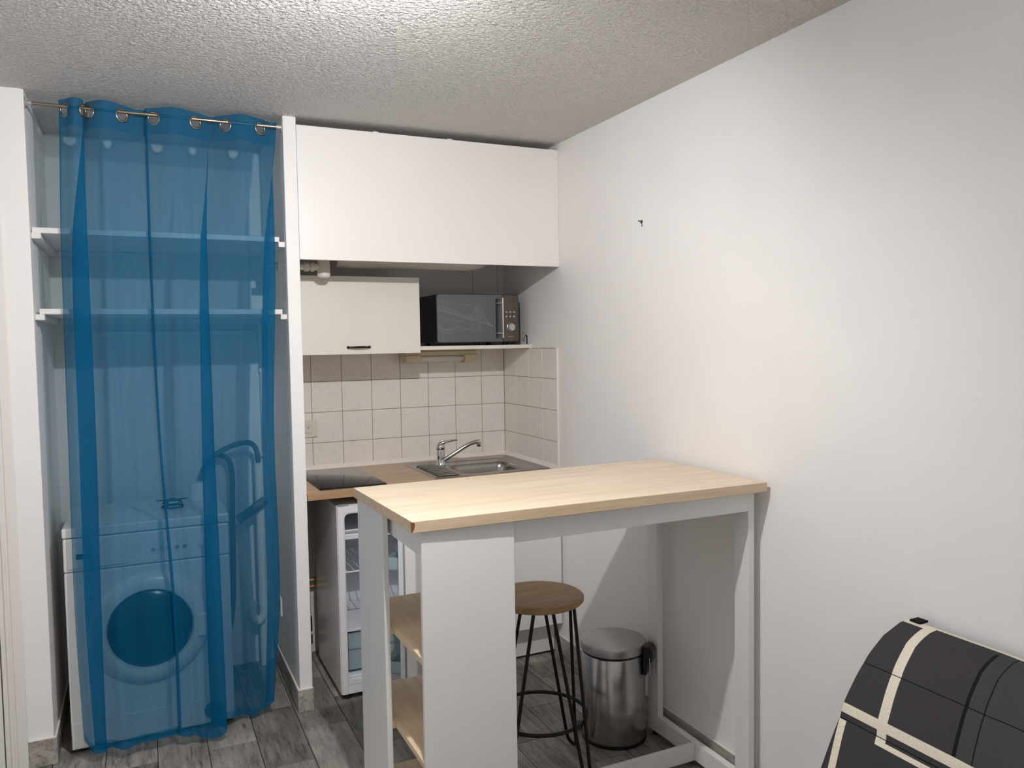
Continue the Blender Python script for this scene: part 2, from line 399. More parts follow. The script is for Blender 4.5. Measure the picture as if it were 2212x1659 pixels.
# --- wall tiles of the kitchenette
rows = [(0.906, 1.0338), (1.0338, 1.1838), (1.1838, 1.3338), (1.3338, 1.480)]
cols = [0.0, -0.1399] + [-0.1399 - 0.15 * i for i in range(1, 8)]
gb = obj('grout', MB().box(WP1 + 0.001, -0.0005, YK - 0.0045, YK - 0.0002, 0.905, 1.481), 'tile_grout', wall_back)
cache = {}
def tilemesh(wd, hh, ax):
    key = (round(wd, 4), round(hh, 4), ax)
    if key not in cache:
        g = 0.0012; m = MB()
        if ax == 'y': m.box(-wd / 2 + g, wd / 2 - g, -0.006, 0, -hh / 2 + g, hh / 2 - g, 0.001, 1)
        else: m.box(-0.006, 0, -wd / 2 + g, wd / 2 - g, -hh / 2 + g, hh / 2 - g, 0.001, 1)
        cache[key] = mesh_of(m, 'tile_glaze')
    return cache[key]
for (za, zb) in rows:
    for a, b in zip(cols, cols[1:]):
        a = min(a, -0.0065)
        b = max(b, WP1 + 0.001)
        piece('tile', tilemesh(a - b, zb - za, 'y'), ((a + b) / 2, YK - 0.0005, (za + zb) / 2), wall_back)
obj('grout', MB().box(-0.0045, -0.0002, 0.03, YK - 0.005, 0.905, 1.481), 'tile_grout', wall_right)
ys = [YK - 0.0065, YK - 0.1566, YK - 0.3066, YK - 0.4566, YK - 0.6066]
for (za, zb) in rows:
    for a, b in zip(ys, ys[1:]):
        piece('tile', tilemesh(a - b, zb - za, 'x'), (-0.0005, (a + b) / 2, (za + zb) / 2), wall_right)
obj('tile_edge_strip', MB().box(-0.009, -0.0003, 0.022, 0.0295, 0.906, 1.482, 0.001, 1), 'caulk', wall_right)
# joints of the lining sheets above the shelf
for x in (-0.178, -0.034):
    obj('lining_joint', MB().box(x - 0.0008, x + 0.0008, YK - 0.0015, YK - 0.0002, 1.505, 2.015), 'gasket', wall_back)
# dark sheet added as painted shade in the void behind the overhead panel
obj('void_shade_sheet', MB().box(WP1 + 0.0006, -0.0006, YK - 0.0012, YK - 0.0003, 2.02, H - 0.001), 'void_shade_grey', wall_back)
# sealant along the worktop
seal = MB().prism([(YK - 0.007, 0.9055), (YK - 0.026, 0.9055), (YK - 0.007, 0.925)], 'x', WP1 + 0.001, -0.008)
seal.prism([(-0.007, 0.9055), (-0.024, 0.9055), (-0.007, 0.925)], 'y', 0.035, YK - 0.012)
struct('trim_3', seal, 'caulk')
# small plug hole in the right wall
hole = obj('screw_hole', MB().lathe([(0.001, -0.0008), (0.0055, -0.0006), (0.0075, 0.0)], (-0.0002, -0.672, 1.972), 'x', 14).tube([(-0.0008, -0.665, 1.974), (-0.0008, -0.652, 1.979)], 0.0022, 6).tube([(-0.0008, -0.673, 1.966), (-0.0008, -0.676, 1.953)], 0.0018, 6), 'dark_hole')
tag(hole, 'small dark screw hole chipped into the white right wall', 'hole')

# ================================================================== CEILING LAMP
lx, ly, lz = LAMP
lamp = thing('ceiling_spotlight', 'white ceiling spotlight bar with two frosted glass heads, one added as fill', 'lamp', (lx, ly - 0.15, H))
obj('ceiling_bar', MB().box(lx - 0.03, lx + 0.03, ly - 0.34, ly - 0.02, H - 0.022, H - 0.0003, 0.004), 'pvc_white', lamp)
for loc, axis, glow, LENS in ((LAMP, LAMP_AXIS, 'bulb_glow', LENS), (FILL_LAMP, FILL_AXIS, 'fill_glow', FILL_LENS)):
    LM = Matrix.Translation(loc) @ Vector((0, 0, -1)).rotation_difference(Vector(axis).normalized()).to_matrix().to_4x4()
    hp_ = LM @ Vector((0, 0, 0.05))
    obj('arm', MB().tube([(hp_.x, hp_.y, H - 0.02), tuple(hp_)], 0.007, 12), 'pvc_white', lamp, 40)
    hd = obj('frosted_shade', MB().lathe([(LR, 0.0), (0.028, -0.001), (0.028, 0.03), (0.022, 0.05), (0.010, 0.056)], (0, 0, 0), 'z', 36, False).xform(LM), 'frosted_glow', lamp, 40)
    obj('lens', MB().lathe([(LR * math.sin(R(a_)) / math.sin(R(LENS)), -LR / math.sin(R(LENS)) * (math.cos(R(a_)) - math.cos(R(LENS)))) for a_ in (LENS, LENS * .75, LENS * .5, LENS * .25, 1)], (0, 0, 0), 'z', 36, False).xform(LM), glow, hd, 60)

# ================================================================== KITCHENETTE
fp = thing('overhead_panel', 'large plain white panel hung below the ceiling above the kitchenette', 'panel', (-0.6, 0.009, 1.86))
obj('board', MB().box(WP1 + 0.0005, -0.0008, 0.0, 0.018, 1.860, 2.396, 0.0015), 'panel_white', fp)
obj('shade_back', MB().box(WP1 + 0.002, -0.002, 0.0182, 0.0192, 1.863, 2.393), 'void_shade_brown', fp, None, 'dark brown panel backing, painted shade for the void')  # dark backing added so the void above looks shaded
for x in (-0.862, -0.532):
    obj('clip', MB().box(x - 0.012, x + 0.012, 0.004, 0.014, 2.3955, 2.4005, 0.001, 1), 'pvc_white', fp)
obj('corner_bracket', MB().box(-0.03, -0.012, 0.0195, 0.03, 2.385, 2.404, 0.002), 'pvc_white', fp)

# pipes under the ceiling of the niche
du = thing('vent_duct', 'long white round duct running across under the overhead panel', 'duct', (-0.6, 0.33, 1.86))
DZ, DY = 1.925, 0.34
obj('pipe', MB().tube([(-0.80, DY, DZ), (-0.42, DY, DZ)], 0.062, 32), 'pvc', du, 40)
obj('elbow', MB().tube(smoothpath([(-0.425, DY, DZ), (-0.33, DY, DZ), (-0.27, DY + 0.03, DZ + 0.01), (-0.245, DY + 0.09, DZ + 0.02), (-0.243, YK - 0.002, DZ + 0.02)], 6), 0.064, 32), 'pvc', du, 40)
obj('sleeve', MB().tube([(-0.885, DY, DZ), (-0.79, DY, DZ)], 0.0645, 32), 'pvc', du, 40)
obj('end_cone', MB().tube([(-0.97, DY, DZ), (-0.883, DY, DZ)], [0.060, 0.066], 32), 'pvc', du, 40)
wp = thing('waste_tee', 'cream plastic pipe tee with a rounded cap hanging over the wall cabinet', 'pipe', (-1.04, 0.24, 1.80))
TY = 0.19
obj('body', MB().lathe([(0.027, 1.815), (0.027, 1.885), (0.029, 1.886), (0.029, 1.9), (0.027, 1.9), (0.027, 2.02)], (-1.056, TY, 0), 'z', 32), 'pvc', wp, 40)
obj('cap', MB().lathe([(0.004, 1.802), (0.018, 1.8035), (0.0265, 1.809), (0.0285, 1.818), (0.0275, 1.825)], (-1.056, TY, 0), 'z', 32), 'pvc_white', wp, 60)
obj('branch', MB().tube([(-1.078, TY, 1.85), (-1.106, TY, 1.85)], 0.016, 24).tube([(-1.098, TY, 1.85), (-1.111, TY, 1.85)], 0.0205, 24).tube([(-1.12, TY, 1.85), (-1.138, TY, 1.85)], 0.0205, 24).tube([(-1.108, TY, 1.85), (-1.189, TY, 1.85)], 0.0145, 24), 'pvc', wp, 40)

# wall cabinet
cab = thing('wall_cabinet', 'cream wall cabinet with a single lift-up door beside the microwave', 'cabinet', (-0.89, 0.46, 1.468))
bd = MB(); X0, X1 = WP1 + 0.001, -0.595
bd.box(X0, X0 + 0.016, 0.30, YK - 0.007, 1.4705, 1.819).box(X1 - 0.016, X1, 0.30, YK - 0.007, 1.4705, 1.819)
bd.box(X0 + 0.016, X1 - 0.016, 0.30, YK - 0.007, 1.4705, 1.487).box(X0 + 0.016, X1 - 0.016, 0.30, YK - 0.007, 1.803, 1.819).box(X0 + 0.016, X1 - 0.016, YK - 0.012, YK - 0.007, 1.487, 1.803)
obj('body', bd, 'cream_laminate', cab)
cdr = obj('door', MB().box(X0 + 0.001, X1 + 0.001, 0.281, 0.2985, 1.4685, 1.8205, 0.0012), 'cream_laminate', cab)
hy = 0.281
obj('handle', MB().tube(smoothpath([(-0.937, hy, 1.5), (-0.934, hy - 0.012, 1.5), (-0.915, hy - 0.018, 1.5), (-0.888, hy - 0.02, 1.5), (-0.861, hy - 0.018, 1.5), (-0.842, hy - 0.012, 1.5), (-0.839, hy, 1.5)], 5), [0.005] * 3 + [0.0035] * 4 + [0.0042] * 4 + [0.005] * 9 + [0.0042] * 4 + [0.0035] * 4 + [0.005] * 3, 12).lathe([(0.0065, hy - 0.004), (0.0065, hy - 0.0002)], (-0.937, 0, 1.5), 'y', 16).lathe([(0.0065, hy - 0.004), (0.0065, hy - 0.0002)], (-0.839, 0, 1.5), 'y', 16), 'black_steel', cdr, 50, 'slim black bow handle')
# shelf next to it
sh = thing('wall_shelf', 'cream wall shelf carrying the microwave beside the wall cabinet', 'shelf', (-0.3, 0.47, 1.481))
obj('board', MB().box(-0.5925, -0.0012, 0.308, YK - 0.0075, 1.481, 1.499, 0.0008, 1), 'cream_laminate', sh)
obj('end_mount', MB().box(-0.0105, -0.0012, 0.30, 0.3075, 1.478, 1.503, 0.001, 1), 'caulk', sh)
hk = thing('hinge_clip', 'small chrome spring clip standing at the shelf end near the microwave', 'clip', (-0.02, 0.36, 1.4995))
obj('plate', MB().box(-0.006, -0.0025, 0.335, 0.35, 1.4998, 1.552, 0.001, 1), 'chrome', hk)
obj('hook', MB().tube(smoothpath([(-0.007, 0.342, 1.548), (-0.02, 0.342, 1.555), (-0.03, 0.342, 1.545), (-0.027, 0.342, 1.532)], 5), 0.003, 8), 'chrome', hk, 50)

# microwave
mw = thing('microwave', 'black microwave oven with mirrored door and steel control panel', 'microwave', (-0.28, 0.47, 1.4995))
FX0, FX1, FZ0, FZ1, FY = -0.494, -0.062, 1.516, 1.746, 0.322
obj('body', MB().box(FX0 + 0.004, FX1 + 0.004, FY + 0.03, 0.615, FZ0 - 0.003, FZ1 + 0.001, 0.004), 'dark_plastic', mw)
obj('front_frame', MB().prism(rrect(FX0 - 0.003, FX1 + 0.003, FZ0 - 0.004, FZ1 + 0.003, 0.014), 'y', FY + 0.006, FY + 0.032), 'black_plastic', mw, 30)
obj('side_panel', MB().box(FX1 + 0.0045, FX1 + 0.0125, FY + 0.06, 0.605, FZ0 - 0.004, FZ1 - 0.045, 0.003), 'black_plastic', mw)
dxr = -0.150
dp = rrect(FX0, dxr, FZ0, FZ1, 0.0095); 
def oneside(x0, x1, z0, z1, r, side):
    p = []
    cs = [(x1 - r, z1 - r, 0, side == 'r'), (x0 + r, z1 - r, PI / 2, side == 'l'), (x0 + r, z0 + r, PI, side == 'l'), (x1 - r, z0 + r, 1.5 * PI, side == 'r')]
    sq = [(x1, z1), (x0, z1), (x0, z0), (x1, z0)]
    for (cx, cz, a, rd), q in zip(cs, sq):
        if rd: p += [(cx + r * math.cos(a + PI / 2 * i / 5), cz + r * math.sin(a + PI / 2 * i / 5)) for i in range(6)]
        else: p.append(q)
    return p
mdoor = obj('door', MB().prism(oneside(FX0, dxr, FZ0, FZ1, 0.011, 'l'), 'y', FY, FY + 0.0065), 'microwave_glass', mw, 30, 'mirrored grey glass door')
obj('window_strip', MB().box(-0.186, -0.175, FY - 0.0006, FY + 0.0002, 1.532, 1.728), 'black_plastic', mdoor)
hb = MB().tube([(-0.158, FY - 0.024, 1.533), (-0.158, FY - 0.024, 1.732)], 0.0042, 14)
for z in (1.558, 1.706): hb.tube([(-0.180, FY - 0.0002, z), (-0.172, FY - 0.016, z), (-0.158, FY - 0.024, z)], 0.0035, 10)
obj('handle', hb, 'silver_plastic', mdoor, 40, 'silver bar handle')
# etched picture on the glass: a suspension bridge in thin pale lines
pr = MB(); py = FY - 0.0004
def ln(pts, w_=0.0007):
    for a, b in zip(pts, pts[1:]):
        dx, dz = b[0] - a[0], b[1] - a[1]; L_ = math.hypot(dx, dz) or 1; nx, nz_ = -dz / L_ * w_ / 2, dx / L_ * w_ / 2
        vs = [pr.bm.verts.new((q[0], py, q[1])) for q in ((a[0] + nx, a[1] + nz_), (b[0] + nx, b[1] + nz_), (b[0] - nx, b[1] - nz_), (a[0] - nx, a[1] - nz_))]
        pr.bm.faces.new(vs[::-1])
mwx = lambda u: FX0 + (u - 390) / 895 * (dxr - FX0); mwz = lambda v_: FZ1 - (v_ - 220) / 640 * (FZ1 - FZ0)
Q = lambda *uv: [(mwx(a), mwz(b)) for a, b in uv]
ln(Q((395, 302), (550, 330), (750, 358), (940, 372)), 0.0009); ln(Q((395, 375), (560, 420), (700, 470), (860, 540), (935, 560)), 0.0016)
ln(Q((395, 415), (560, 460), (700, 505), (860, 560), (935, 575)), 0.0016); ln(Q((395, 432), (600, 490), (780, 545), (930, 580)), 0.0009)
ln(Q((395, 520), (560, 548), (760, 590), (850, 598)), 0.0008)
for u in (938, 958, 975): ln(Q((u, 372), (u + 3, 715)), 0.0013)
ln(Q((935, 372), (955, 360), (975, 372)), 0.0013)
ln(Q((975, 380), (1020, 500), (1080, 590), (1165, 655)), 0.0009); ln(Q((985, 580), (1080, 615), (1165, 655)), 0.0018); ln(Q((985, 600), (1090, 632), (1165, 660)), 0.0009)
for i in range(10):
    ln(Q((940 - i * 3, 380 + i * 2), (925 - i * 13, 560 - i * 5)), 0.0005)
    ln(Q((972, 385), (990 + i * 15, 585 + i * 7)), 0.0005)
for i in range(9): ln(Q((420 + i * 55, 308 + i * 8), (420 + i * 55, 390 + i * 18)), 0.0004)
for u in range(600, 930, 55): ln(Q((u, 400), (u + 40, 402)), 0.0004)
for i in range(28): ln(Q((400 + i * 19, 385 + i * 6.2), (408 + i * 19, 412 + i * 6.2)), 0.0006)
ln(Q((850, 600), (850, 720)), 0.0008); ln(Q((870, 600), (870, 725)), 0.0005); ln(Q((890, 598), (890, 725)), 0.0005); ln(Q((845, 722), (985, 715)), 0.0008)
ln(Q((460, 695), (590, 680), (670, 645), (740, 680), (830, 690)), 0.0012); ln(Q((455, 700), (830, 692)), 0.0008)
ln(Q((400, 630), (440, 650), (452, 710), (450, 740), (600, 745)), 0.0012); ln(Q((460, 715), (590, 730)), 0.0007); ln(Q((470, 760), (474, 845)), 0.0008); ln(Q((415, 640), (420, 760)), 0.0007)
ln(Q((990, 715), (1140, 718)), 0.0004); ln(Q((1000, 690), (1010, 650), (1040, 690)), 0.0004); ln(Q((1060, 700), (1065, 660), (1100, 700)), 0.0004); ln(Q((1110, 700), (1120, 670), (1140, 700)), 0.0004)
pr_o = obj('etched_picture', pr, 'print_grey', mdoor, None, 'thin pale line drawing of a bridge etched on the glass')
cpn = obj('control_panel', MB().prism(oneside(dxr + 0.0035, FX1, FZ0, FZ1, 0.011, 'r'), 'y', FY, FY + 0.0065), 'panel_steel', mw, 30, 'brushed steel control panel')
for z in (1.6625, 1.640):
    for x in (-0.130, -0.109, -0.088):
        obj('button', MB().lathe([(0.0062, FY - 0.0002), (0.0062, FY - 0.004), (0.0048, FY - 0.0062), (0.001, FY - 0.0068)], (x, 0, z), 'y', 18), 'chrome', cpn, 50)
obj('knob', MB().lathe([(0.0215, FY - 0.0002), (0.0215, FY - 0.003), (0.0195, FY - 0.004), (0.0185, FY - 0.016), (0.0165, FY - 0.019), (0.001, FY - 0.0195)], (-0.106, 0, 1.587), 'y', 36), 'silver_plastic', cpn, 40, 'round silver dial')
def text_mesh(body, size, loc, rot, mat, name, parent, label=None):
    cu = bpy.data.curves.new('text', 'FONT'); cu.body = body; cu.size = size; cu.align_x = 'CENTER'; cu.extrude = 0.0001
    to = bpy.data.objects.new('text', cu); C.objects.link(to); dg = bpy.context.evaluated_depsgraph_get()
    me = bpy.data.meshes.new_from_object(to.evaluated_get(dg)); bpy.data.objects.remove(to); bpy.data.curves.remove(cu)
    b = bmesh.new(); b.from_mesh(me); bpy.data.meshes.remove(me)
    bmesh.ops.transform(b, matrix=Matrix.Translation(loc) @ rot @ Matrix.Shear('XZ', 4, (0.0, 0.0)), verts=b.verts[:])
    return obj(name, b, mat, parent, None, label)
text_mesh('signature', 0.0085, Vector((-0.106, FY - 0.0004, 1.5385)), Matrix.Rotation(PI / 2, 4, 'X'), 'print_pale', 'lettering', cpn)
vt = MB()
for i in range(4):
    for j in range(3): vt.box(FX0 + 0.0032, FX0 + 0.0042, 0.385 + j * 0.035, 0.41 + j * 0.035, 1.56 + i * 0.0095, 1.564 + i * 0.0095)
obj('vent_slots', vt, 'black_plastic', mw)
for x in (-0.455, -0.25, -0.12, -0.095):
    obj('foot', MB().lathe([(0.012, 1.4993), (0.013, 1.505), (0.011, 1.5145)], (x, FY + 0.045, 0), 'z', 18), 'dark_plastic', mw, 50)
for x in (-0.455, -0.12):
    obj('foot', MB().lathe([(0.012, 1.4993), (0.013, 1.505), (0.011, 1.5145)], (x, 0.58, 0), 'z', 18), 'dark_plastic', mw, 50)

# strip light under cabinet and shelf
sl = thing('strip_light', 'yellowed tube light fixed under the wall cabinet and shelf', 'lamp', (-0.40, 0.56, 1.413))
obj('housing', MB().box(-0.588, -0.2, 0.54, 0.615, 1.450, 1.4708, 0.002).box(-0.592, -0.2, 0.55, 0.615, 1.4708, 1.4808, 0.001), 'old_plastic', sl)
for a, b in ((-0.588, -0.513), (-0.275, -0.2025)):
    obj('end_block', MB().prism([(0.52, 1.451), (0.522, 1.415), (0.526, 1.413), (0.594, 1.413), (0.6, 1.421), (0.6, 1.451)], 'x', a, b, 0.002), 'old_plastic', sl)
obj('tube', MB().tube([(-0.514, 0.56, 1.433), (-0.274, 0.56, 1.433)], 0.015, 24), 'tube_glass', sl, 40)
obj('pull_knob', MB().lathe([(0.005, 1.410), (0.006, 1.416), (0.004, 1.42)], (-0.285, 0.532, 0), 'z', 12), 'copper', sl, 50)

# socket on the tiles
so = thing('tile_socket', 'cream wall socket on the tiles at the left end of the worktop', 'socket', (-1.060, YK - 0.01, 1.0645))
sp = MB().box(-1.105, -1.017, YK - 0.016, YK - 0.0068, 1.0645, 1.1495, 0.003)
obj('plate', sp, 'socket_plastic', so)
sy = YK - 0.0162
obj('insert', MB().box(-1.086, -1.038, sy - 0.0025, sy + 0.001, 1.0825, 1.128, 0.001), 'socket_plastic', so)
obj('well', MB().lathe([(0.0215, sy - 0.0028), (0.0205, sy - 0.0028), (0.0195, sy - 0.0005), (0.001, sy - 0.0003)], (-1.062, 0, 1.105), 'y', 28, False), 'gasket', so, 40)
for dx in (-0.0095, 0.0095): obj('contact_hole', MB().lathe([(0.0028, sy - 0.0012), (0.001, sy - 0.0011)], (-1.062 + dx, 0, 1.105), 'y', 10), 'black_plastic', so)
obj('earth_pin', MB().tube([(-1.062, sy - 0.0005, 1.116), (-1.062, sy - 0.016, 1.116)], 0.0024, 10), 'chrome', so, 50)

# worktop (with the cut-out for the bowl)
wt = thing('worktop', 'oak-look laminate kitchen worktop under the tiled wall', 'worktop', (-0.6, 0.31, 0.875))
YF = -0.004; bx = (-0.452, -0.118, 0.105, 0.385)
wtm = MB().box(WP1 + 0.0008, bx[0], YF, YK - 0.0068, 0.8755, 0.905).box(bx[1], -0.0068, YF, YK - 0.0068, 0.8755, 0.905)
wtm.box(bx[0], bx[1], YF, bx[2], 0.8755, 0.905).box(bx[0], bx[1], bx[3], YK - 0.0068, 0.8755, 0.905)
obj('board', wtm, 'worktop_wood', wt)
obj('front_edge', MB().box(WP1 + 0.0008, -0.0068, YF - 0.0012, YF - 0.0001, 0.8755, 0.9048), 'worktop_wood', wt)

# hob
hob = thing('induction_hob', 'small black glass two-zone hob set in the worktop', 'hob', (-0.985, 0.29, 0.9052))
obj('glass', MB().prism(rrect(-1.128, -0.841, 0.042, 0.545, 0.004, 3), 'z', 0.9053, 0.911, 0.0008), 'hob_glass', hob, 30)
obj('trim_edge', MB().box(-1.126, -0.843, 0.0415, 0.0422, 0.9056, 0.9105), 'black_plastic', hob)

# sink
sk = thing('kitchen_sink', 'stainless steel sink with ribbed drainer on the worktop corner', 'sink', (-0.32, 0.3, 0.9052))
sb = bmesh.new()
ox0, ox1, oy0, oy1 = -0.608, -0.028, 0.062, 0.548
ix0, ix1, iy0, iy1 = -0.445, -0.125, 0.112, 0.378
outer = rrect(ox0, ox1, oy0, oy1, 0.012, 6); inner = rrect(ix0, ix1, iy0, iy1, 0.06, 6)
def ring(pts, z): return [sb.verts.new((a, b, z)) for a, b in pts]
def bridge(A, B):
    n = len(A)
    for i in range(n): sb.faces.new((A[i], A[(i + 1) % n], B[(i + 1) % n], B[i]))
r0 = ring(outer, 0.9053); r1 = ring([(a, b) for a, b in rrect(ox0 + 0.003, ox1 - 0.003, oy0 + 0.003, oy1 - 0.003, 0.012, 6)], 0.9095)
r2 = ring(rrect(ox0 + 0.012, ox1 - 0.012, oy0 + 0.012, oy1 - 0.012, 0.012, 6), 0.9095); r3 = ring(rrect(ox0 + 0.02, ox1 - 0.02, oy0 + 0.02, oy1 - 0.02, 0.015, 6), 0.9068)
r4 = ring(rrect(ix0 - 0.006, ix1 + 0.006, iy0 - 0.006, iy1 + 0.006, 0.064, 6), 0.9072); r5 = ring(inner, 0.902)
r6 = ring(rrect(ix0 + 0.006, ix1 - 0.006, iy0 + 0.006, iy1 - 0.006, 0.056, 6), 0.88); r7 = ring(rrect(ix0 + 0.018, ix1 - 0.018, iy0 + 0.018, iy1 - 0.018, 0.05, 6), 0.775); r8 = ring(rrect(ix0 + 0.045, ix1 - 0.045, iy0 + 0.045, iy1 - 0.045, 0.04, 6), 0.757)
for A, B in zip((r0, r1, r2, r3, r4, r5, r6, r7), (r1, r2, r3, r4, r5, r6, r7, r8)): bridge(A, B)
sb.faces.new(r8)
bmesh.ops.recalc_face_normals(sb, faces=sb.faces[:])
obj('basin', sb, 'sink_steel', sk, 40)
for i in range(9):
    yy = 0.112 + i * 0.040
    x1_ = -0.475 + (0.0 if i < 7 else -0.01)
    obj('drainer_rib', MB().tube([(-0.578, yy, 0.9068), (-0.570, yy, 0.9098), (x1_ - 0.008, yy, 0.9098), (x1_, yy, 0.9068)], 0.0042, 8), 'sink_steel', sk, 50)
obj('back_ledge', MB().box(-0.44, -0.075, 0.49, 0.512, 0.9062, 0.9105, 0.002), 'sink_steel', sk)
obj('drain', MB().lathe([(0.04, 0.7572), (0.04, 0.7585), (0.02, 0.7582), (0.001, 0.7578)], (-0.285, 0.245, 0), 'z', 28), 'chrome', sk, 40)
# tap
tp = thing('mixer_tap', 'chrome single-lever mixer tap standing on the steel sink', 'tap', (-0.458, 0.42, 0.9075))
tx, ty = -0.456, 0.418
obj('body', MB().lathe([(0.026, 0.9076), (0.026, 0.912), (0.0215, 0.918), (0.0205, 0.94), (0.021, 0.975), (0.0195, 0.985), (0.0225, 0.988), (0.0225, 1.0), (0.019, 1.012), (0.008, 1.018)], (tx, ty, 0), 'z', 32), 'chrome', tp, 50)
obj('lever', MB().tube(smoothpath([(tx - 0.006, ty, 1.008), (tx + 0.012, ty - 0.004, 1.019), (tx + 0.045, ty - 0.012, 1.026), (tx + 0.082, ty - 0.02, 1.031)], 6), [0.013] * 4 + [0.009] * 5 + [0.0055] * 6 + [0.0045] * 4, 12), 'chrome', tp, 60)
obj('spout', MB().tube(smoothpath([(tx + 0.012, ty - 0.004, 0.930), (tx + 0.05, ty - 0.012, 0.953), (tx + 0.115, ty - 0.024, 0.992), (tx + 0.15, ty - 0.03, 1.009), (tx + 0.178, ty - 0.034, 1.0155), (tx + 0.197, ty - 0.036, 1.0165)], 6), [0.0115] * 7 + [0.0105] * 24, 14), 'chrome', tp, 60)
obj('aerator', MB().lathe([(0.0115, 0.992), (0.0125, 0.994), (0.0125, 1.014), (0.009, 1.0165)], (tx + 0.192, ty - 0.035, 0), 'z', 20), 'chrome', tp, 40)

# base cabinet under the sink
bc = thing('base_cabinet', 'white sink base cabinet with a plain door behind the bar table', 'cabinet', (-0.3, 0.3, 0.0))
bcm = MB().box(-0.604, -0.588, 0.0185, 0.60, 0.165, 0.8752).box(-0.0235, -0.012, 0.0185, 0.60, 0.165, 0.8752).box(-0.588, -0.0235, 0.0185, 0.60, 0.165, 0.181).box(-0.588, -0.0235, 0.594, 0.60, 0.181, 0.74)
obj('body', bcm, 'shelf_white', bc)
obj('door', MB().box(-0.6035, -0.009, 0.0, 0.0175, 0.168, 0.868, 0.0012), 'panel_white', bc)
obj('plinth', MB().box(-0.604, -0.0125, 0.076, 0.091, 0.014, 0.1645, 0.0008, 1), 'panel_white', bc)
for x in (-0.57, -0.045):
    for y in (0.12, 0.56): obj('foot', MB().lathe([(0.016, 0.0), (0.014, 0.01), (0.012, 0.166)], (x, y, 0), 'z', 16), 'black_plastic', bc, 50)

# fridge with its door left ajar
fg = thing('fridge', 'small white fridge with its door ajar under the worktop', 'fridge', (-0.84, 0.26, 0.0))
fx0, fx1, fy0, fy1, fz0, fz1 = -1.066, -0.612, 0.014, 0.50, 0.026, 0.836
cx0, cx1, cz0, cz1 = -1.036, -0.642, 0.088, 0.802
fb = MB().box(fx0, cx0 - 0.0, fy0 + 0.012, fy1, fz0, fz1).box(cx1, fx1, fy0 + 0.012, fy1, fz0, fz1).box(cx0, cx1, fy0 + 0.012, fy1, cz1, fz1).box(cx0, cx1, fy0 + 0.012, fy1, fz0, cz0).box(cx0, cx1, 0.44, fy1, cz0, cz1)
obj('body', fb, 'enamel_white', fg)
ff = bmesh.new()
A = [ff.verts.new((a, fy0, b)) for a, b in rrect(fx0 + 0.002, fx1 - 0.002, fz0 + 0.002, fz1 - 0.002, 0.004, 6)]; B = [ff.verts.new((a, fy0, b)) for a, b in rrect(cx0, cx1, cz0, cz1, 0.022, 6)]
A2 = [ff.verts.new((v_.co.x, fy0 + 0.0118, v_.co.z)) for v_ in A]; B2 = [ff.verts.new((v_.co.x, fy0 + 0.0118, v_.co.z)) for v_ in B]
n_ = len(A)
for i in range(n_):
    j = (i + 1) % n_
    ff.faces.new((A[i], A[j], B[j], B[i])); ff.faces.new((A[i], A2[i], A2[j], A[j])); ff.faces.new((B[i], B[j], B2[j], B2[i]))
bmesh.ops.recalc_face_normals(ff, faces=ff.faces[:])
obj('front_frame', ff, 'enamel_white', fg)
fl = MB().box(fx0 + 0.0265, fx0 + 0.0275, fy0 - 0.0004, fy0, fz0 + 0.004, fz1 - 0.03).box(fx0 + 0.0275, fx1 - 0.027, fy0 - 0.0004, fy0, fz1 - 0.0305, fz1 - 0.0295).box(fx0 + 0.0275, fx1 - 0.027, fy0 - 0.0004, fy0, 0.066, 0.067)
obj('frame_joint', fl, 'gasket', fg)
obj('top_cap', MB().box(fx0 + 0.004, fx0 + 0.05, fy0 + 0.002, fy0 + 0.02, fz1 - 0.001, fz1 + 0.005, 0.001, 1), 'gasket', fg)
ln_ = MB().box(cx0 + 0.0003, cx0 + 0.002, fy0 + 0.014, 0.4385, cz0, cz1).box(cx1 - 0.002, cx1 - 0.0003, fy0 + 0.014, 0.4385, cz0, cz1).box(cx0 + 0.002, cx1 - 0.002, 0.4365, 0.4385, cz0, cz1)
obj('liner', ln_, 'liner_white', fg)
ib = MB().box(cx0 + 0.004, cx1 - 0.004, 0.05, 0.43, 0.700, 0.706).box(cx0 + 0.004, cx1 - 0.004, 0.046, 0.054, 0.684, 0.702).tube([(cx0 + 0.004, 0.046, 0.722), (cx1 - 0.004, 0.046, 0.722)], 0.004, 8)
obj('ice_box', ib, 'liner_white', fg)
def wire(z, y0, y1):
    m = MB().tube([(cx0 + 0.003, y0, z), (cx1 - 0.003, y0, z)], 0.0038, 8).tube([(cx0 + 0.003, y1, z), (cx1 - 0.003, y1, z)], 0.003, 8)
    for i in range(13):
        x = cx0 + 0.015 + i * 0.0305; m.tube([(x, y0, z), (x, y1, z)], 0.002, 6)
    return m
obj('wire_shelf', wire(0.545, 0.04, 0.43), 'enamel_white', fg, 50)
obj('glass_shelf', MB().box(cx0 + 0.003, cx1 - 0.003, 0.05, 0.43, 0.288, 0.293, 0.001).box(cx0 + 0.003, cx1 - 0.003, 0.044, 0.052, 0.284, 0.297, 0.001), 'liner_white', fg)
dw = MB().box(cx0 + 0.012, cx1 - 0.012, 0.055, 0.058, 0.118, 0.276).box(cx0 + 0.012, cx1 - 0.012, 0.40, 0.403, 0.118, 0.276).box(cx0 + 0.012, cx0 + 0.015, 0.058, 0.40, 0.118, 0.276).box(cx1 - 0.015, cx1 - 0.012, 0.058, 0.40, 0.118, 0.276).box(cx0 + 0.012, cx1 - 0.012, 0.055, 0.403, 0.114, 0.118).box(cx0 + 0.012, cx1 - 0.012, 0.050, 0.055, 0.205, 0.213)
obj('salad_drawer', dw, 'drawer_plastic', fg, None, 'clear bluish salad drawer')
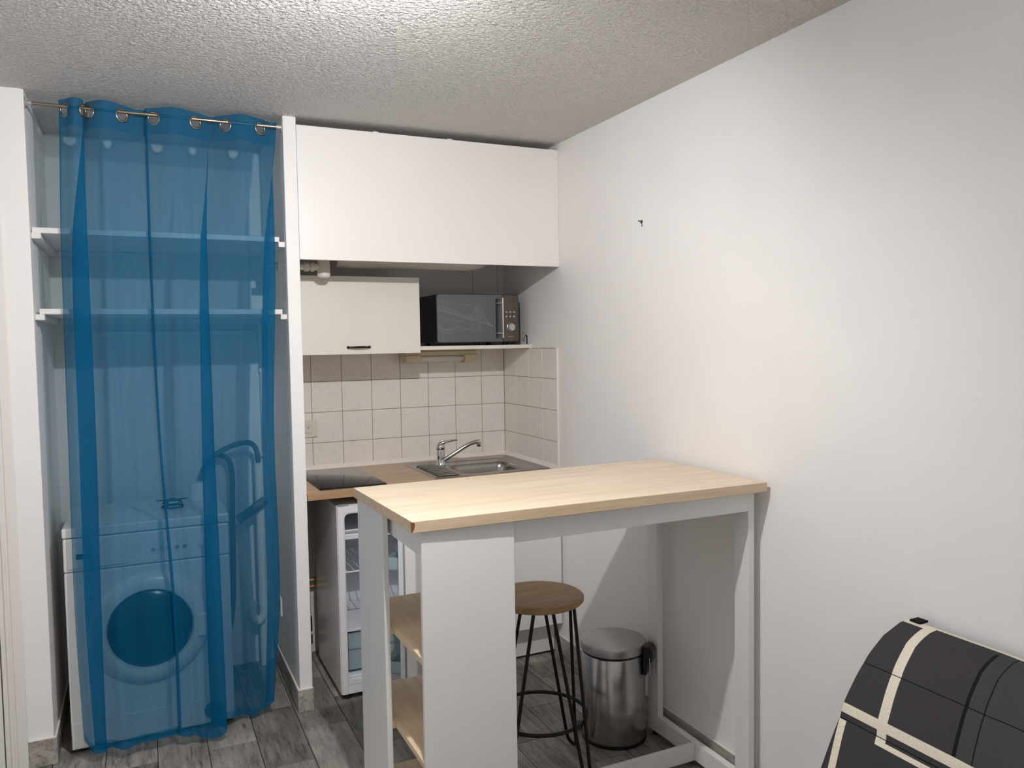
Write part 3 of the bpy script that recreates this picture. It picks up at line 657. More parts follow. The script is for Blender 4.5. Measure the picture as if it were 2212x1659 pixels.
obj('cavity_floor', MB().box(cx0 + 0.003, cx1 - 0.003, 0.03, 0.43, cz0 + 0.0005, cz0 + 0.012, 0.003), 'liner_white', fg)
for x in (fx0 + 0.03, fx1 - 0.03):
    for y in (0.045, 0.46): obj('foot', MB().lathe([(0.015, 0.0), (0.015, 0.012), (0.01, 0.0262)], (x, y, 0), 'z', 16), 'black_plastic', fg, 50)
# door: built along +x from the hinge, then swung
hinge = Vector((fx1 - 0.006, fy0 - 0.012, 0)); dirv = Vector((-0.915, -0.358, 0)) - hinge; ang = math.atan2(dirv.y, dirv.x)
MX = Matrix.Translation(hinge) @ Matrix.Rotation(ang, 4, 'Z')
DL = 0.452
fdm = MB().box(0.0, DL, 0.016, 0.062, 0.062, fz1 + 0.002, 0.006); fdm.xform(MX)
fd = obj('door', fdm, 'enamel_white', fg)
obj('gasket_seal', MB().box(0.008, DL - 0.008, 0.009, 0.0158, 0.07, fz1 - 0.006, 0.002).xform(MX), 'gasket', fd)
il = MB().box(0.02, DL - 0.004, -0.012, 0.0088, 0.08, fz1 - 0.014, 0.004)
obj('inner_panel', il.xform(MX), 'liner_white', fd)
for z in (0.2, 0.42, 0.62):
    rk = MB().box(0.03, DL - 0.05, -0.075, -0.0125, z, z + 0.004).box(0.03, DL - 0.05, -0.077, -0.074, z, z + 0.05).box(0.03, 0.033, -0.075, -0.0125, z, z + 0.05).box(DL - 0.053, DL - 0.05, -0.075, -0.0125, z, z + 0.05)
    obj('door_rack', rk.xform(MX), 'drawer_plastic', fd)

# plumbing in the gap beside the fridge
for z, lab in ((0.367, 'upper of two pale pipes running low along the wall beside the fridge'), (0.335, 'lower of two pale pipes running low along the wall beside the fridge')):
    pp = thing('supply_pipe', lab, 'pipe', (-1.05, 0.6, z), 'pipes beside the fridge')
    obj('pipe', MB().tube([(WP1 + 0.001, 0.605, z), (-0.64, 0.605, z)], 0.007, 12), 'copper', pp, 50)
    for x in (-1.12, -1.045): obj('pipe_clip', MB().box(x - 0.008, x + 0.008, 0.596, YK - 0.0005, z - 0.009, z + 0.009, 0.002), 'old_plastic', pp)
dp2 = thing('drain_pipe', 'vertical cream drain pipe in the gap beside the fridge', 'pipe', (-1.10, 0.56, 0.0))
obj('pipe', MB().tube([(-1.105, 0.57, 0.0), (-1.105, 0.57, 0.32)], 0.02, 20), 'old_plastic', dp2, 40)
obj('joint', MB().tube([(-1.105, 0.57, 0.13), (-1.105, 0.57, 0.20)], 0.025, 20).tube([(-1.105, 0.57, 0.07), (-1.105, 0.57, 0.11)], 0.025, 20), 'black_plastic', dp2, 40)
cb = tag(obj('black_cable', MB().tube(smoothpath([(-1.075, 0.52, 0.85), (-1.14, 0.45, 0.845), (-1.15, 0.42, 0.7), (-1.12, 0.46, 0.55), (-1.14, 0.5, 0.48), (-1.11, 0.53, 0.42)], 8), 0.006, 8), 'black_plastic', None, 50), 'black cable looping down in the gap beside the fridge', 'cable')

# ================================================================== BAR TABLE
bt = thing('bar_table', 'white bar table with a light wood top and end shelves', 'table', (-0.6, -1.08, 0.0))
ZT, ZB = 1.06, 1.03
q4 = [(-1.192, -0.807), (-1.177, -1.359), (-0.018, -1.377), (-0.024, -0.794)]
topm = bmesh.new()
lo_ = [topm.verts.new((a, b, ZB)) for a, b in q4]; hi_ = [topm.verts.new((a, b, ZT)) for a, b in q4]
topm.faces.new(lo_[::-1] if False else lo_); topm.faces.new(hi_[::-1])
for i in range(4): topm.faces.new((lo_[i], hi_[i], hi_[(i + 1) % 4], lo_[(i + 1) % 4]))
bmesh.ops.recalc_face_normals(topm, faces=topm.faces[:])
bmesh.ops.bevel(topm, geom=topm.edges[:], offset=0.0012, segments=2, affect='EDGES', profile=0.5)
for f in topm.faces: f.material_index = 0 if abs(f.normal.z) > 0.7 else 1
tt = obj('table_top', topm, ['table_wood', 'table_edge'], bt)
obj('edge_chip', MB().prism([(-1.1785, ZT - 0.001), (-1.1705, ZT - 0.003), (-1.169, ZT - 0.009), (-1.1715, ZT - 0.017), (-1.1745, ZT - 0.022), (-1.177, ZT - 0.026), (-1.1785, ZT - 0.0265)], 'y', -1.3602, -1.3555), 'brown_chip', tt, None, 'broken brown chip at the corner')
GL = 0.012
obj('side_board', MB().box(-1.176, -1.160, -1.078, -0.79, GL, ZB - 0.0002, 0.001, 1), 'table_white', bt)
obj('front_board', MB().box(-1.150, -0.886, -1.350, -1.334, GL, ZB - 0.0002, 0.001, 1), 'table_white', bt)
obj('end_rail', MB().box(-1.148, -1.130, -1.333, -0.80, 0.96, ZB - 0.0002, 0.001, 1), 'table_white', bt)
obj('front_rail', MB().box(-0.8855, -0.0605, -1.339, -1.321, 0.965, ZB - 0.0002, 0.001, 1), 'table_white', bt)
obj('back_rail', MB().box(-1.128, -0.0605, -0.815, -0.797, 0.965, ZB - 0.0002, 0.001, 1), 'table_white', bt)
for ya, yb in ((-1.338, -1.273), (-0.844, -0.778)):
    obj('leg', MB().box(-0.060, -0.036, ya, yb, 0.019, ZB - 0.0002, 0.001, 1), 'table_white', bt)
    obj('leg_glide', MB().lathe([(0.01, 0.0), (0.01, 0.006), (0.005, 0.0192)], (-0.048, (ya + yb) / 2, 0), 'z', 14), 'black_plastic', bt, 50)
obj('end_stretcher', MB().box(-0.060, -0.034, -1.2725, -0.8445, 0.021, 0.083, 0.001, 1), 'table_white', bt)
obj('long_stretcher', MB().box(-0.896, -0.0605, -1.066, -1.049, 0.022, 0.082, 0.001, 1), 'table_white', bt)
obj('inner_board', MB().box(-0.912, -0.8965, -1.333, -0.79, GL, 0.13, 0.001, 1), 'table_white', bt)
obj('back_post', MB().box(-0.914, -0.898, -0.83, -0.79, GL, ZB - 0.0002, 0.001, 1), 'table_white', bt)
for z in (0.688, 0.408, 0.128):
    obj('shelf', MB().box(-1.1485 if z > 0 else 0, -0.914, -1.3335, -0.795, z - 0.018, z, 0.0008, 1), 'shelf_wood', bt)
    obj('shelf_edge_batten', MB().box(-1.1592, -1.1488, -1.076, -0.795, z - 0.018, z, 0.0005, 1), 'shelf_wood', bt)
for x, y in ((-1.168, -1.06), (-1.168, -0.81), (-1.12, -1.342), (-0.915, -1.342), (-0.904, -0.81)):
    obj('glide', MB().lathe([(0.007, 0.0), (0.007, 0.008), (0.005, GL + 0.0002)], (x, y, 0), 'z', 12), 'black_plastic', bt, 50)

# ================================================================== STOOL
scx, scy, sr, szt = -0.560, -0.838, 0.161, 0.632
stl = thing('bar_stool', 'backless stool with round brown seat and black hairpin legs under the table', 'stool', (scx, scy, 0))
obj('seat', MB().lathe([(0.002, szt - 0.003), (0.06, szt - 0.0025), (sr - 0.02, szt), (sr - 0.006, szt - 0.001), (sr, szt - 0.006), (sr, szt - 0.017), (sr - 0.005, szt - 0.022), (0.002, szt - 0.022)], (scx, scy, 0), 'z', 56), 'seat_wood', stl, 50)
zt = szt - 0.022
obj('seat_plate', MB().lathe([(0.125, zt - 0.0002), (0.125, zt - 0.004), (0.02, zt - 0.004)], (scx, scy, 0), 'z', 32), 'black_steel', stl, 50)
for a in (27, -63, -153, 117):
    a = R(a); ur = Vector((math.cos(a), math.sin(a), 0)); ut = Vector((-math.sin(a), math.cos(a), 0)); c0 = Vector((scx, scy, 0))
    rf = 0.207
    P_ = [c0 + ur * 0.108 + ut * 0.062 + Vector((0, 0, zt - 0.003)), c0 + ur * 0.193 + ut * 0.021 + Vector((0, 0, 0.07)), c0 + ur * 0.202 + ut * 0.018 + Vector((0, 0, 0.03))]
    U = [c0 + ur * (0.202 + 0.012 * math.sin(PI * i / 8)) + ut * 0.018 * math.cos(PI * i / 8) + Vector((0, 0, 0.03 - 0.0235 * math.sin(PI * i / 8))) for i in range(1, 8)]
    Q_ = [c0 + ur * 0.202 - ut * 0.018 + Vector((0, 0, 0.03)), c0 + ur * 0.193 - ut * 0.021 + Vector((0, 0, 0.07)), c0 + ur * 0.108 - ut * 0.062 + Vector((0, 0, zt - 0.003))]
    obj('leg', MB().tube(P_ + U + Q_, 0.0062, 10), 'black_steel', stl, 60)
obj('foot_ring', MB().tube(arc((scx, scy, 0.207), 0.166, 0, 2 * PI * 47 / 48, 47, 'xy'), 0.0068, 10, True), 'black_steel', stl, 60)

# ================================================================== PEDAL BIN
bx_, by_ = -0.192, -0.742
bn = thing('pedal_bin', 'brushed steel pedal bin with a black hinge standing under the bar table', 'bin', (bx_, by_, 0))
obj('body', MB().lathe([(0.1205, 0.014), (0.1205, 0.332), (0.118, 0.335), (0.112, 0.335)], (bx_, by_, 0), 'z', 64), 'bin_steel', bn, 40)
obj('base_ring', MB().lathe([(0.118, 0.0), (0.1235, 0.002), (0.1235, 0.012), (0.119, 0.0138)], (bx_, by_, 0), 'z', 64), 'black_plastic', bn, 40)
obj('collar', MB().lathe([(0.1195, 0.3355), (0.1195, 0.3445), (0.11, 0.3445), (0.11, 0.3355)], (bx_, by_, 0), 'z', 64), 'black_plastic', bn, 40)
obj('lid', MB().lathe([(0.1245, 0.345), (0.1245, 0.369), (0.122, 0.375), (0.112, 0.379), (0.06, 0.382), (0.002, 0.383)], (bx_, by_, 0), 'z', 64), 'lid_steel', bn, 40)
ha = R(-50); hm = Matrix.Translation((bx_, by_, 0)) @ Matrix.Rotation(ha, 4, 'Z')
obj('hinge', MB().prism([(0.1225, 0.262), (0.134, 0.262), (0.140, 0.30), (0.158, 0.318), (0.160, 0.352), (0.148, 0.374), (0.1252, 0.372)], 'y', -0.027, 0.027, 0.002).xform(hm), 'black_plastic', bn)
obj('carry_handle', MB().tube([tuple(hm @ Vector(q)) for q in [(0.15, -0.031, 0.335), (0.15, -0.031, 0.29)] + [(0.15, -0.031 * math.cos(PI * i / 10), 0.275 - 0.03 * math.sin(PI * i / 10)) for i in range(11)] + [(0.15, 0.031, 0.29), (0.15, 0.031, 0.335)]], 0.0017, 8), 'chrome', bn, 60)
pm = Matrix.Translation((bx_, by_, 0)) @ Matrix.Rotation(ha + PI, 4, 'Z')
obj('pedal', MB().box(0.115, 0.158, -0.022, 0.022, 0.012, 0.02, 0.003).xform(pm), 'black_plastic', bn)

# ================================================================== CLOSET
def closet_shelf(z, xl, xr, label):
    s = thing('closet_shelf', label, 'shelf', ((xl + xr) / 2, 0.32, z - 0.02), 'closet shelves behind the curtain')
    obj('board', MB().box(xl, xr, 0.04, YK - 0.006, z - 0.02, z, 0.001, 1), 'shelf_white', s)
    obj('cleat', MB().box(PX + 0.0006, PX + 0.030, 0.03, YK - 0.001, z - 0.041, z - 0.0205, 0.001, 1), 'shelf_white', s)
    obj('cleat', MB().box(WP0 - 0.025, WP0 - 0.0006, 0.03, YK - 0.001, z - 0.041, z - 0.0205, 0.001, 1), 'shelf_white', s)
    obj('back_cleat', MB().box(PX + 0.031, WP0 - 0.026, YK - 0.025, YK - 0.0006, z - 0.041, z - 0.0205, 0.001, 1), 'shelf_white', s)
    return s
closet_shelf(1.951, PX + 0.002, -1.262, 'upper white closet shelf behind the blue curtain')
closet_shelf(1.660, PX + 0.014, -1.258, 'lower white closet shelf behind the blue curtain')
rail = thing('rail_socket', 'chrome clothes rail socket on the partition inside the closet', 'rail', (WP0 - 0.02, 0.235, 1.84))
obj('flange', MB().lathe([(0.021, WP0 - 0.0006), (0.021, WP0 - 0.005), (0.015, WP0 - 0.006)], (0, 0.235, 1.853), 'x', 28), 'chrome', rail, 40)
obj('cup', MB().lathe([(0.0145, WP0 - 0.005), (0.0145, WP0 - 0.045), (0.0135, WP0 - 0.046)], (0, 0.235, 1.853), 'x', 28), 'chrome', rail, 40)
bar = thing('closet_batten', 'white wooden batten on the closet back wall below the lower shelf', 'batten', (-1.68, YK - 0.02, 1.575))
obj('board', MB().box(PX + 0.04, WP0 - 0.06, YK - 0.022, YK - 0.0006, 1.565, 1.587, 0.001, 1), 'shelf_white', bar)
ps = thing('closet_socket', 'white wall socket low on the partition inside the closet', 'socket', (WP0, 0.42, 0.285))
obj('plate', MB().box(WP0 - 0.012, WP0 - 0.0006, 0.375, 0.458, 0.285, 0.368, 0.003), 'enamel_white', ps)
obj('well', MB().lathe([(0.022, WP0 - 0.0124), (0.019, WP0 - 0.0135), (0.001, WP0 - 0.0128)], (0, 0.4165, 0.3265), 'x', 24, False), 'gasket', ps, 40)

# washing machine
wx0, wx1, wy0, wy1, wz0, wz1 = -2.072, -1.495, 0.034, 0.50, 0.016, 0.852
wm = thing('washing_machine', 'white front-loading washing machine standing behind the blue curtain', 'washing machine', ((wx0 + wx1) / 2, 0.27, 0))
obj('body', MB().box(wx0, wx1, wy0, wy1, wz0, 0.6855, 0.006), 'washer_white', wm)
obj('control_panel', MB().box(wx0, wx1, wy0 - 0.001, wy1, 0.688, 0.8125, 0.006), 'washer_white', wm)
obj('top_cover', MB().box(wx0 - 0.002, wx1 + 0.002, wy0 - 0.002, wy1, 0.8152, wz1, 0.006), 'washer_white', wm)
sd_ = obj('detergent_drawer', MB().box(wx0 + 0.012, -1.862, wy0 - 0.006, wy0 - 0.0012, 0.7, 0.803, 0.003), 'washer_white', wm)
obj('drawer_grip', MB().box(-2.03, -1.99, wy0 - 0.0075, wy0 - 0.0062, 0.735, 0.755), 'black_plastic', sd_)
obj('programme_knob', MB().lathe([(0.034, wy0 - 0.0012), (0.034, wy0 - 0.004), (0.028, wy0 - 0.006), (0.026, wy0 - 0.02), (0.001, wy0 - 0.021)], (-1.575, 0, 0.752), 'y', 32), 'washer_white', wm, 40)
for i in range(5): obj('button', MB().lathe([(0.007, wy0 - 0.0012), (0.007, wy0 - 0.006), (0.001, wy0 - 0.0065)], (-1.77 + i * 0.028, 0, 0.742), 'y', 16), 'silver_plastic', wm, 40)
wcx, wcz = -1.790, 0.440
dr = obj('door_ring', MB().lathe([(0.215, wy0 - 0.0002), (0.212, wy0 - 0.008), (0.198, wy0 - 0.022), (0.172, wy0 - 0.030), (0.155, wy0 - 0.026), (0.148, wy0 - 0.012), (0.148, wy0 - 0.0002)], (wcx, 0, wcz), 'y', 64), 'washer_white', wm, 40)
obj('door_glass', MB().lathe([(0.1485, wy0 - 0.014), (0.135, wy0 - 0.024), (0.09, wy0 - 0.036), (0.002, wy0 - 0.042)], (wcx, 0, wcz), 'y', 64), 'washer_glass', dr, 60)
obj('door_handle', MB().box(wcx + 0.165, wcx + 0.206, wy0 - 0.036, wy0 - 0.022, wcz - 0.055, wcz + 0.035, 0.005), 'washer_white', dr)
obj('kick_panel', MB().box(wx0 + 0.004, wx1 - 0.004, wy0 - 0.003, wy0 - 0.0002, 0.022, 0.118, 0.001), 'washer_white', wm)
obj('filter_cap', MB().lathe([(0.034, wy0 - 0.0032), (0.034, wy0 - 0.007), (0.001, wy0 - 0.0075)], (-1.575, 0, 0.07), 'y', 28), 'grey_hose', wm, 40)
for x in (wx0 + 0.04, wx1 - 0.04):
    for y in (wy0 + 0.04, wy1 - 0.04): obj('foot', MB().lathe([(0.018, 0.0), (0.018, 0.01), (0.01, 0.0165)], (x, y, 0), 'z', 16), 'black_plastic', wm, 50)
# things on and beside it
tv = thing('wire_trivet', 'dark wire rack lying on the washing machine behind the curtain', 'rack', (-1.69, 0.27, 0.8522))
for r_, z_ in ((0.042, 0.855), (0.036, 0.872)): obj('wire_ring', MB().tube(arc((-1.69, 0.27, z_), r_, 0, 2 * PI * 23 / 24, 23, 'xy'), 0.0025, 6, True), 'black_steel', tv, 60)
obj('top_plate', MB().lathe([(0.028, 0.880), (0.032, 0.884), (0.002, 0.892)], (-1.69, 0.27, 0), 'z', 24).tube([(-1.75, 0.27, 0.884), (-1.63, 0.27, 0.884)], 0.0025, 6), 'black_steel', tv, 50)
for k in range(3):
    a = k * 2.094; obj('wire_post', MB().tube([(-1.69 + 0.042 * math.cos(a), 0.27 + 0.042 * math.sin(a), 0.8523), (-1.69 + 0.029 * math.cos(a), 0.27 + 0.029 * math.sin(a), 0.882)], 0.0025, 6), 'black_steel', tv, 50)
wb = thing('white_carton', 'small white carton on the washing machine behind the curtain', 'box', (-1.575, 0.40, 0.8522))
obj('carton', MB().box(-1.62, -1.535, 0.36, 0.44, 0.8523, 0.925, 0.002), 'shelf_white', wb)
obj('flap', MB().box(-1.618, -1.537, 0.362, 0.40, 0.9252, 0.9262), 'shelf_white', wb)
tag(obj('drain_hose', MB().tube(smoothpath([(-1.56, 0.515, 0.55), (-1.565, 0.518, 0.80), (-1.555, 0.52, 0.95), (-1.49, 0.52, 1.03), (-1.38, 0.52, 1.072), (-1.325, 0.53, 1.05), (-1.308, 0.545, 0.975)], 10), 0.012, 12), 'grey_hose', None, 60), 'grey drain hose arching from the washer to the standpipe', 'hose')
tag(obj('fill_hose', MB().tube(smoothpath([(-1.50, 0.585, 1.02), (-1.445, 0.57, 1.0), (-1.425, 0.56, 0.93), (-1.43, 0.55, 0.72), (-1.44, 0.54, 0.35), (-1.47, 0.53, 0.16), (-1.475, 0.53, 0.05), (-1.45, 0.54, 0.012)], 10), 0.012, 12), 'grey_hose', None, 60), 'grey fill hose hanging straight down beside the washer', 'hose')
tag(obj('flexible_pipe', MB().tube([(-1.285, 0.52, 0.80), (-1.41, 0.52, 0.715)], 0.021, 16), 'grey_hose', None, 40), 'short thick grey pipe slanting beside the washer', 'pipe')
stp = thing('standpipe', 'white plastic standpipe with a trap beside the washing machine', 'pipe', (-1.305, 0.56, 0.0))
obj('pipe', MB().tube([(-1.306, 0.56, 0.30), (-1.306, 0.56, 0.985)], 0.02, 20), 'pvc_white', stp, 40)
obj('trap', MB().tube(smoothpath([(-1.306, 0.56, 0.31), (-1.306, 0.56, 0.25), (-1.33, 0.56, 0.22), (-1.355, 0.56, 0.25), (-1.36, 0.56, 0.29), (-1.345, 0.575, 0.31)], 6), 0.019, 16), 'pvc_white', stp, 60)
obj('lower_pipe', MB().tube([(-1.306, 0.585, 0.0), (-1.306, 0.585, 0.2)], 0.016, 16), 'pvc_white', stp, 40)
thp = thing('riser_pipe', 'thin white riser pipe on the closet back wall near the partition', 'pipe', (-1.268, 0.61, 0.0))
obj('pipe', MB().tube([(-1.272, 0.615, 0.1), (-1.272, 0.615, 1.62)], 0.008, 12), 'pvc_white', thp, 50)
for z in (0.5, 1.0, 1.4): obj('pipe_clip', MB().box(-1.284, -1.26, 0.606, YK - 0.0006, z - 0.008, z + 0.008, 0.002), 'pvc_white', thp)

# ================================================================== CURTAIN
RY, RZ = 0.02, 2.383
rod = thing('curtain_rod', 'slim bronze curtain rod spanning the closet opening under the ceiling', 'curtain rod', (-1.68, RY, RZ))
obj('rod', MB().tube([(PX + 0.012, RY, RZ), (-1.75, RY, RZ)], 0.0062, 16).tube([(-1.75, RY, RZ), (WP0 - 0.012, RY, RZ)], 0.0068, 16), 'nickel', rod, 40)
for x, s in ((PX, 1), (WP0, -1)):
    obj('bracket', MB().box(min(x + s * 0.0006, x + s * 0.004), max(x + s * 0.0006, x + s * 0.004), RY - 0.012, RY + 0.012, RZ - 0.018, RZ + 0.02, 0.001, 1).tube([(x + s * 0.003, RY, RZ), (x + s * 0.022, RY, RZ)], 0.0095, 16), 'silver_plastic', rod, 40)
ZR = [2.40, 1.9, 1.2, 0.5, 0.0]
CUR = [
  ((-2.0202, -2.0319, -2.0367, -2.0375, -2.0231), (0.035, 0.02, 0, -0.03, -0.05), 0.085),
  ((-2.0001, -2.0202, -2.0264, -2.0295, -2.0156), (0.02, 0.0, -0.02, -0.04, -0.06), 0.07),
  ((-1.9697, -1.9861, -1.9914, -1.9928, -1.9903), (-0.02, -0.03, -0.04, -0.06, -0.08), 0.045),
  ((-1.9421, -1.944, -1.9442, -1.9511, -1.9512), (0.005, -0.025, -0.035, -0.055, -0.085), 0.04),
  ((-1.9403, -1.9948, -2.0006, -2.0033, -1.9901), (0.05, 0.012, -0.01, -0.03, -0.05), 0.045),
  ((-1.9238, -1.9409, -1.9479, -1.9547, -1.9504), (0.02, -0.0, -0.02, -0.04, -0.06), 0.045),
  ((-1.8714, -1.8907, -1.8942, -1.8974, -1.9037), (-0.02, -0.02, -0.05, -0.08, -0.1), 0.045),
  ((-1.8167, -1.8306, -1.8335, -1.8363, -1.8375), (0.02, 0, -0.03, -0.06, -0.09), 0.048),
  ((-1.7674, -1.7765, -1.7774, -1.772, -1.7665), (0.055, 0.02, -0.02, -0.06, -0.08), 0.05),
  ((-1.7422, -1.745, -1.7393, -1.7142, -1.7152), (0.055, 0.022, -0.01, -0.05, -0.08), 0.048),
  ((-1.7312, -1.734, -1.7282, -1.6998, -1.6976), (0.045, 0.018, -0.015, -0.055, -0.085), 0.048),
  ((-1.7391, -1.7435, -1.7379, -1.7115, -1.711), (0.035, 0.012, -0.025, -0.065, -0.095), 0.048),
  ((-1.7093, -1.7136, -1.7109, -1.6778, -1.679), (0.02, 0, -0.03, -0.07, -0.1), 0.045),
  ((-1.6404, -1.6583, -1.657, -1.6376, -1.6385), (-0.02, -0.02, -0.05, -0.08, -0.1), 0.035),
  ((-1.5641, -1.581, -1.5846, -1.5889, -1.5871), (0.02, 0, -0.04, -0.09, -0.11), 0.015),
  ((-1.5188, -1.538, -1.5398, -1.5381, -1.5368), (0.052, 0.022, -0.02, -0.08, -0.1), 0.04),
  ((-1.5017, -1.5612, -1.582, -1.5913, -1.5907), (0.055, 0.026, 0.0, -0.03, -0.04), 0.045),
  ((-1.4555, -1.4992, -1.5281, -1.5276, -1.5179), (0.02, 0.022, 0.0, 0, -0.01), 0.04),
  ((-1.3966, -1.4245, -1.4637, -1.4594, -1.4561), (-0.02, 0, 0.01, 0.02, 0.03), 0.02),
  ((-1.326, -1.359, -1.3884, -1.3953, -1.407), (0.02, 0.01, 0.01, 0.02, 0.02), 0.02),
  ((-1.2882, -1.2838, -1.3113, -1.3078, -1.3471), (0.05, 0.015, 0.012, 0.022, 0.022), 0.06),
  ((-1.2584, -1.3254, -1.3549, -1.3542, -1.3789), (0.045, 0.024, 0.022, 0.03, 0.03), 0.06),
]
def cr(a, b, c, d, s): return 0.5 * ((2 * b) + (c - a) * s + (2 * a - 5 * b + 4 * c - d) * s * s + (3 * b - a - 3 * c + d) * s ** 3)
def plan(i, s, row):
    n = len(CUR); g = lambda k: CUR[min(max(k, 0), n - 1)]
    f = lambda sel: cr(sel(g(i - 1)), sel(g(i)), sel(g(i + 1)), sel(g(i + 2)), s)
    return f(lambda c: c[0][row]), f(lambda c: c[1][row]), f(lambda c: c[2])
# u samples spaced by cloth length in the header
us = []
for i in range(len(CUR) - 1):
    a, b = Vector(plan(i, 0, 0)[:2]), Vector(plan(i, 1, 0)[:2]); k = max(3, int((b - a).length / 0.0055))
    us += [(i, j / k) for j in range(k)]
us.append((len(CUR) - 2, 1.0))
def cpoint(u, z):
    """cloth position at height z: between the rows it hangs in straight soft lines"""
    i, s = u
    r = 0
    while r < 3 and z < ZR[r + 1]: r += 1
    pts = [plan(i, s, k)[:2] for k in range(5)]
    tt_ = (ZR[r] - z) / (ZR[r] - ZR[r + 1]); tt_ = min(max(tt_, 0), 1)
    sel = lambda q: cr(pts[max(r - 1, 0)][q], pts[r][q], pts[r + 1][q], pts[min(r + 2, 4)][q], tt_)
    x, y = sel(0), sel(1)
    return x, y
zs_top = [2.409 - 0.0052 * k for k in range(20)]            # header rows, fine enough for the eyelets
cb_ = bmesh.new(); grid = []
nz_low = 74
for ci, u in enumerate(us):
    hem = plan(u[0], u[1], 0)[2]
    col = []
    for k, z in enumerate(zs_top):
        x, y = cpoint(u, min(z, 2.40)); zz = z - 0.10 * max(0.0, y - 0.03)
        col.append(cb_.verts.new((x, y, zz)))
    z0 = zs_top[-1]
    for k in range(1, nz_low + 1):
        z = z0 + (hem - z0) * k / nz_low
        x, y = cpoint(u, z)
        wob = (0.0085 * math.sin(ci * 0.36 + 1.3 * math.sin(z * 1.7)) + 0.003 * math.sin(ci * 0.19 - z * 2.3)) * min(1, (2.3 - z) * 1.5) if z < 2.3 else 0
        col.append(cb_.verts.new((x, y + wob, z)))
    grid.append(col)
EY = [1, 3, 5, 7, 12, 14, 17, 19]                           # control points that sit on the rod
eyes = []
for k in EY:
    i, s = (k, 0.0); x, y, _ = plan(min(i, len(CUR) - 2), s if k < len(CUR) - 1 else 1.0, 0)
    a = Vector(plan(k - 1, 0.97, 0)[:2]); b = Vector(plan(k, 0.03, 0)[:2]); d = (b - a).normalized()
    eyes.append((Vector((x, y, RZ - 0.013)), Vector((d.x, d.y, 0))))
nh = len(zs_top)
for ci in range(len(grid) - 1):
    for k in range(len(grid[0]) - 1):
        q = (grid[ci][k], grid[ci + 1][k], grid[ci + 1][k + 1], grid[ci][k + 1])
        if k < nh:
            m = (q[0].co + q[1].co + q[2].co + q[3].co) / 4
            if any((m - e[0]).length < 0.0195 for e in eyes): continue
        f = cb_.faces.new(q); f.smooth = True
        zc_ = (q[0].co.z + q[2].co.z) / 2
        f.material_index = 1 if (k < nh - 1 or k >= len(grid[0]) - 2 or ci < 2 or ci >= len(grid) - 3) else 0
curtain = thing('curtain', 'sheer blue eyelet curtain hanging in front of the closet', 'curtain', (-1.68, 0.0, 0.02))
obj('cloth', cb_, ['voile', 'voile_double'], curtain)
for c_, d in eyes:
    up = Vector((0, 0, 1)); pts = [c_ + 0.0222 * (math.cos(2 * PI * i / 32) * d + math.sin(2 * PI * i / 32) * up) for i in range(32)]
    obj('eyelet', MB().tube(pts, 0.0042, 8, True), 'nickel', curtain, 60)

# ================================================================== SOFA
prof = [(-.016, .76), (-.019, .782), (-.03, .792), (-.049, .793), (-.073, .790), (-.132, .767), (-.175, .735), (-.197, .714), (-.228, .678), (-.265, .627), (-.278, .593), (-.301, .554), (-.341, .477), (-.365, .415), (-.372, .38)]
sf = thing('sofa_bed', 'dark grey fold-down sofa bed with beige stripes against the right wall', 'sofa', (-0.5, -2.85, 0.0))
SY0, SY1 = -1.90, -3.78
PS = [Vector((a, 0, b)) for a, b in prof]
# arc length measured from the top back edge (point 1)
acc = [0.0]
for a, b in zip(PS, PS[1:]): acc.append(acc[-1] + (b - a).length)
off_s = acc[2] - 0.025
acc = [a - off_s for a in acc]
def on_s(s):
    for i in range(len(acc) - 1):
        if s <= acc[i + 1] or i == len(acc) - 2:
            tt_ = (s - acc[i]) / (acc[i + 1] - acc[i]); return PS[i].lerp(PS[i + 1], tt_)
SB = sorted(set([acc[0], 0.0, 0.03, 0.044, 0.058, 0.068, 0.09, 0.11, 0.13, 0.15, 0.17, 0.19, 0.205, 0.2165, 0.218, 0.219, 0.220, 0.2215, 0.235, 0.25, 0.27, 0.29, 0.31, 0.3285, 0.351, 0.362, 0.3635, 0.3645, 0.3655, 0.367, 0.3715, 0.383, 0.40, 0.43, 0.46, 0.49, 0.53, acc[-1]]))
# columns: y at s = .06 ; the print is laid slightly askew
YC = [-1.90, -1.905, -1.925, -1.9635, -1.989, -2.05, -2.10, -2.1475, -2.156, -2.1885, -2.1915, -2.24, -2.32, -2.45, -2.60, -2.64, -2.80, -3.0, -3.2, -3.24, -3.4, -3.6, SY1]
YCOLS = YC
def col_y(j, s):
    y = YCOLS[j]
    if j == 0 or j == len(YCOLS) - 1: return y
    if j in (1, 2): return y - 0.14 * max(0, s - 0.365)
    return y - 0.175 * max(0, s - 0.10)
bk = bmesh.new(); G = []
for s in SB:
    p_ = on_s(s); row = []
    groove = 0.0
    if abs(s - 0.219) < 0.0008 or abs(s - 0.3645) < 0.0008: groove = 0.0045
    elif abs(s - 0.219) < 0.004 or abs(s - 0.3645) < 0.004: groove = 0.0012
    for j in range(len(YCOLS)):
        y = col_y(j, s); puff = 0.0
        n = Vector((-0.75, 0, 0.66)); g2 = groove + (0.0035 if j in (9, 10) else 0)
        e = 0.0
        if j == 0: e = 0.006
        v = p_ - n * (g2 + e); row.append(bk.verts.new((v.x, y, v.z)))
    G.append(row)
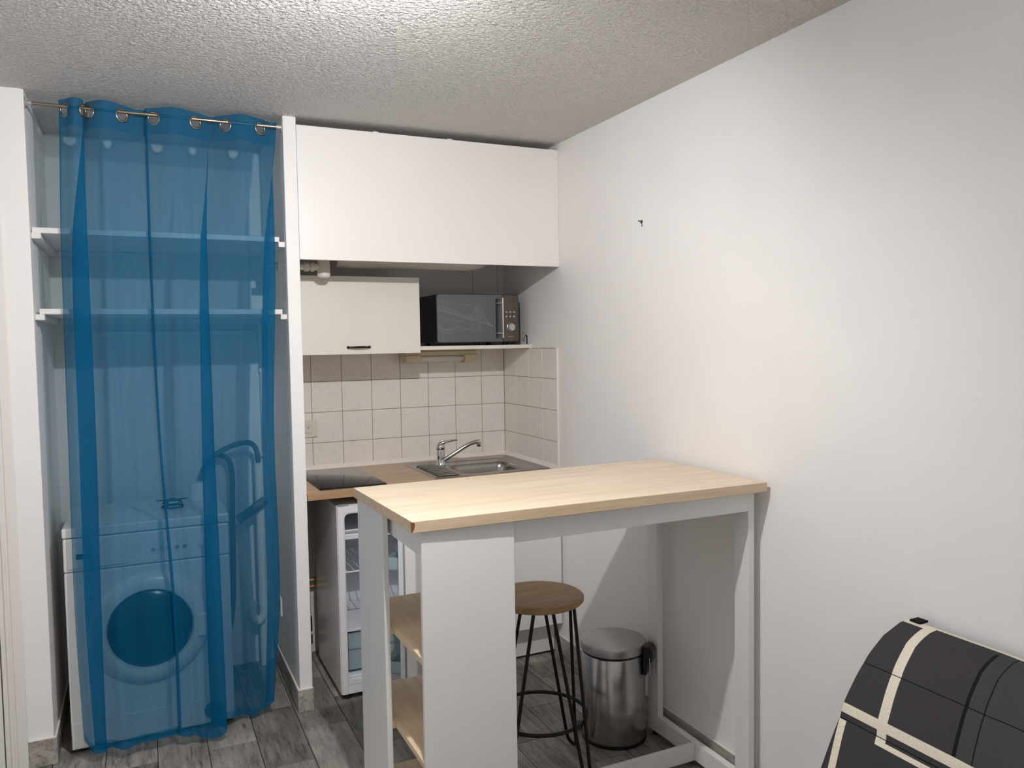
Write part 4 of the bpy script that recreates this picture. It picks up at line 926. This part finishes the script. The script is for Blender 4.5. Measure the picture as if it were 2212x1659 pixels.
def stripe(s, y0i, y1i):
    """fabric print by place on the cover: 0 charcoal 1 beige 2 black 3 slate"""
    j = y0i
    if 0.2178 < s < 0.2203 or 0.3632 < s < 0.3658: return 2
    if j == 9 and s < 0.3285 and s > 0.05: return 2
    if 0.0 <= s < 0.044 and 0.03 < s and j < 3: return 1
    if 0.044 <= s < 0.058 and j < 4: return 1
    if 0.03 <= s < 0.058 and j >= 3 and s < 0.044: return 1
    if j == 3 and 0.03 < s < 0.383: return 1
    if 0.3285 < s < 0.351: return 1
    if s > 0.367 and j == 1: return 1
    if 0.3715 < s < 0.383 and j >= 3: return 1
    if j == 7 and s > 0.058: return 2 if s < 0.3285 else 0
    if j >= 8 and j < 16 and s < 0.3285: return 3
    if j == 18: return 1
    return 0
for a in range(len(SB) - 1):
    for j in range(len(YCOLS) - 1):
        f = bk.faces.new((G[a][j], G[a + 1][j], G[a + 1][j + 1], G[a][j + 1])); f.smooth = True
        f.material_index = stripe((SB[a] + SB[a + 1]) / 2, j, j + 1)
# close the cushion: back side and both ends
back = [(-.372, .38), (-.30, .36), (-.20, .42), (-.10, .56), (-.03, .70), (-.016, .76)]
ends = []
for jj, y in ((0, SY0), (len(YCOLS) - 1, SY1)):
    loop = [G[a][jj] for a in range(len(SB))]
    extra = [bk.verts.new((a, y, b)) for a, b in back[1:-1]]
    ends.append((loop, extra)); bk.faces.new(loop + extra)
(l0, e0), (l1, e1) = ends
c0_, c1_ = [l0[-1]] + e0 + [l0[0]], [l1[-1]] + e1 + [l1[0]]
for i in range(len(c0_) - 1): bk.faces.new((c0_[i], c0_[i + 1], c1_[i + 1], c1_[i]))
bmesh.ops.recalc_face_normals(bk, faces=bk.faces[:])
obj('backrest', bk, ['sofa_charcoal', 'sofa_beige', 'sofa_black', 'sofa_slate'], sf)
obj('pull_tab', MB().box(-0.052, -0.020, -1.945, -1.915, 0.7925, 0.7985, 0.002), 'sofa_black', sf)
obj('seat', MB().box(-1.02, -0.345, SY1, SY0, 0.30, 0.44, 0.035, 4), 'sofa_charcoal', sf, 40)
obj('seat_stripe', MB().box(-1.0, -0.37, -2.10, -2.03, 0.4398, 0.4412), 'sofa_beige', sf)
obj('frame', MB().box(-0.95, -0.25, SY1 + 0.1, SY0 - 0.1, 0.255, 0.3, 0.004).box(-0.30, -0.25, SY1 + 0.3, SY1 + 0.34, 0.3, 0.42).box(-0.30, -0.25, SY0 - 0.34, SY0 - 0.3, 0.3, 0.42), 'black_steel', sf)
for x in (-0.90, -0.30):
    for y in (SY1 + 0.2, SY0 - 0.2): obj('leg', MB().tube([(x, y, 0.0), (x, y, 0.256)], 0.018, 16), 'black_steel', sf, 40)
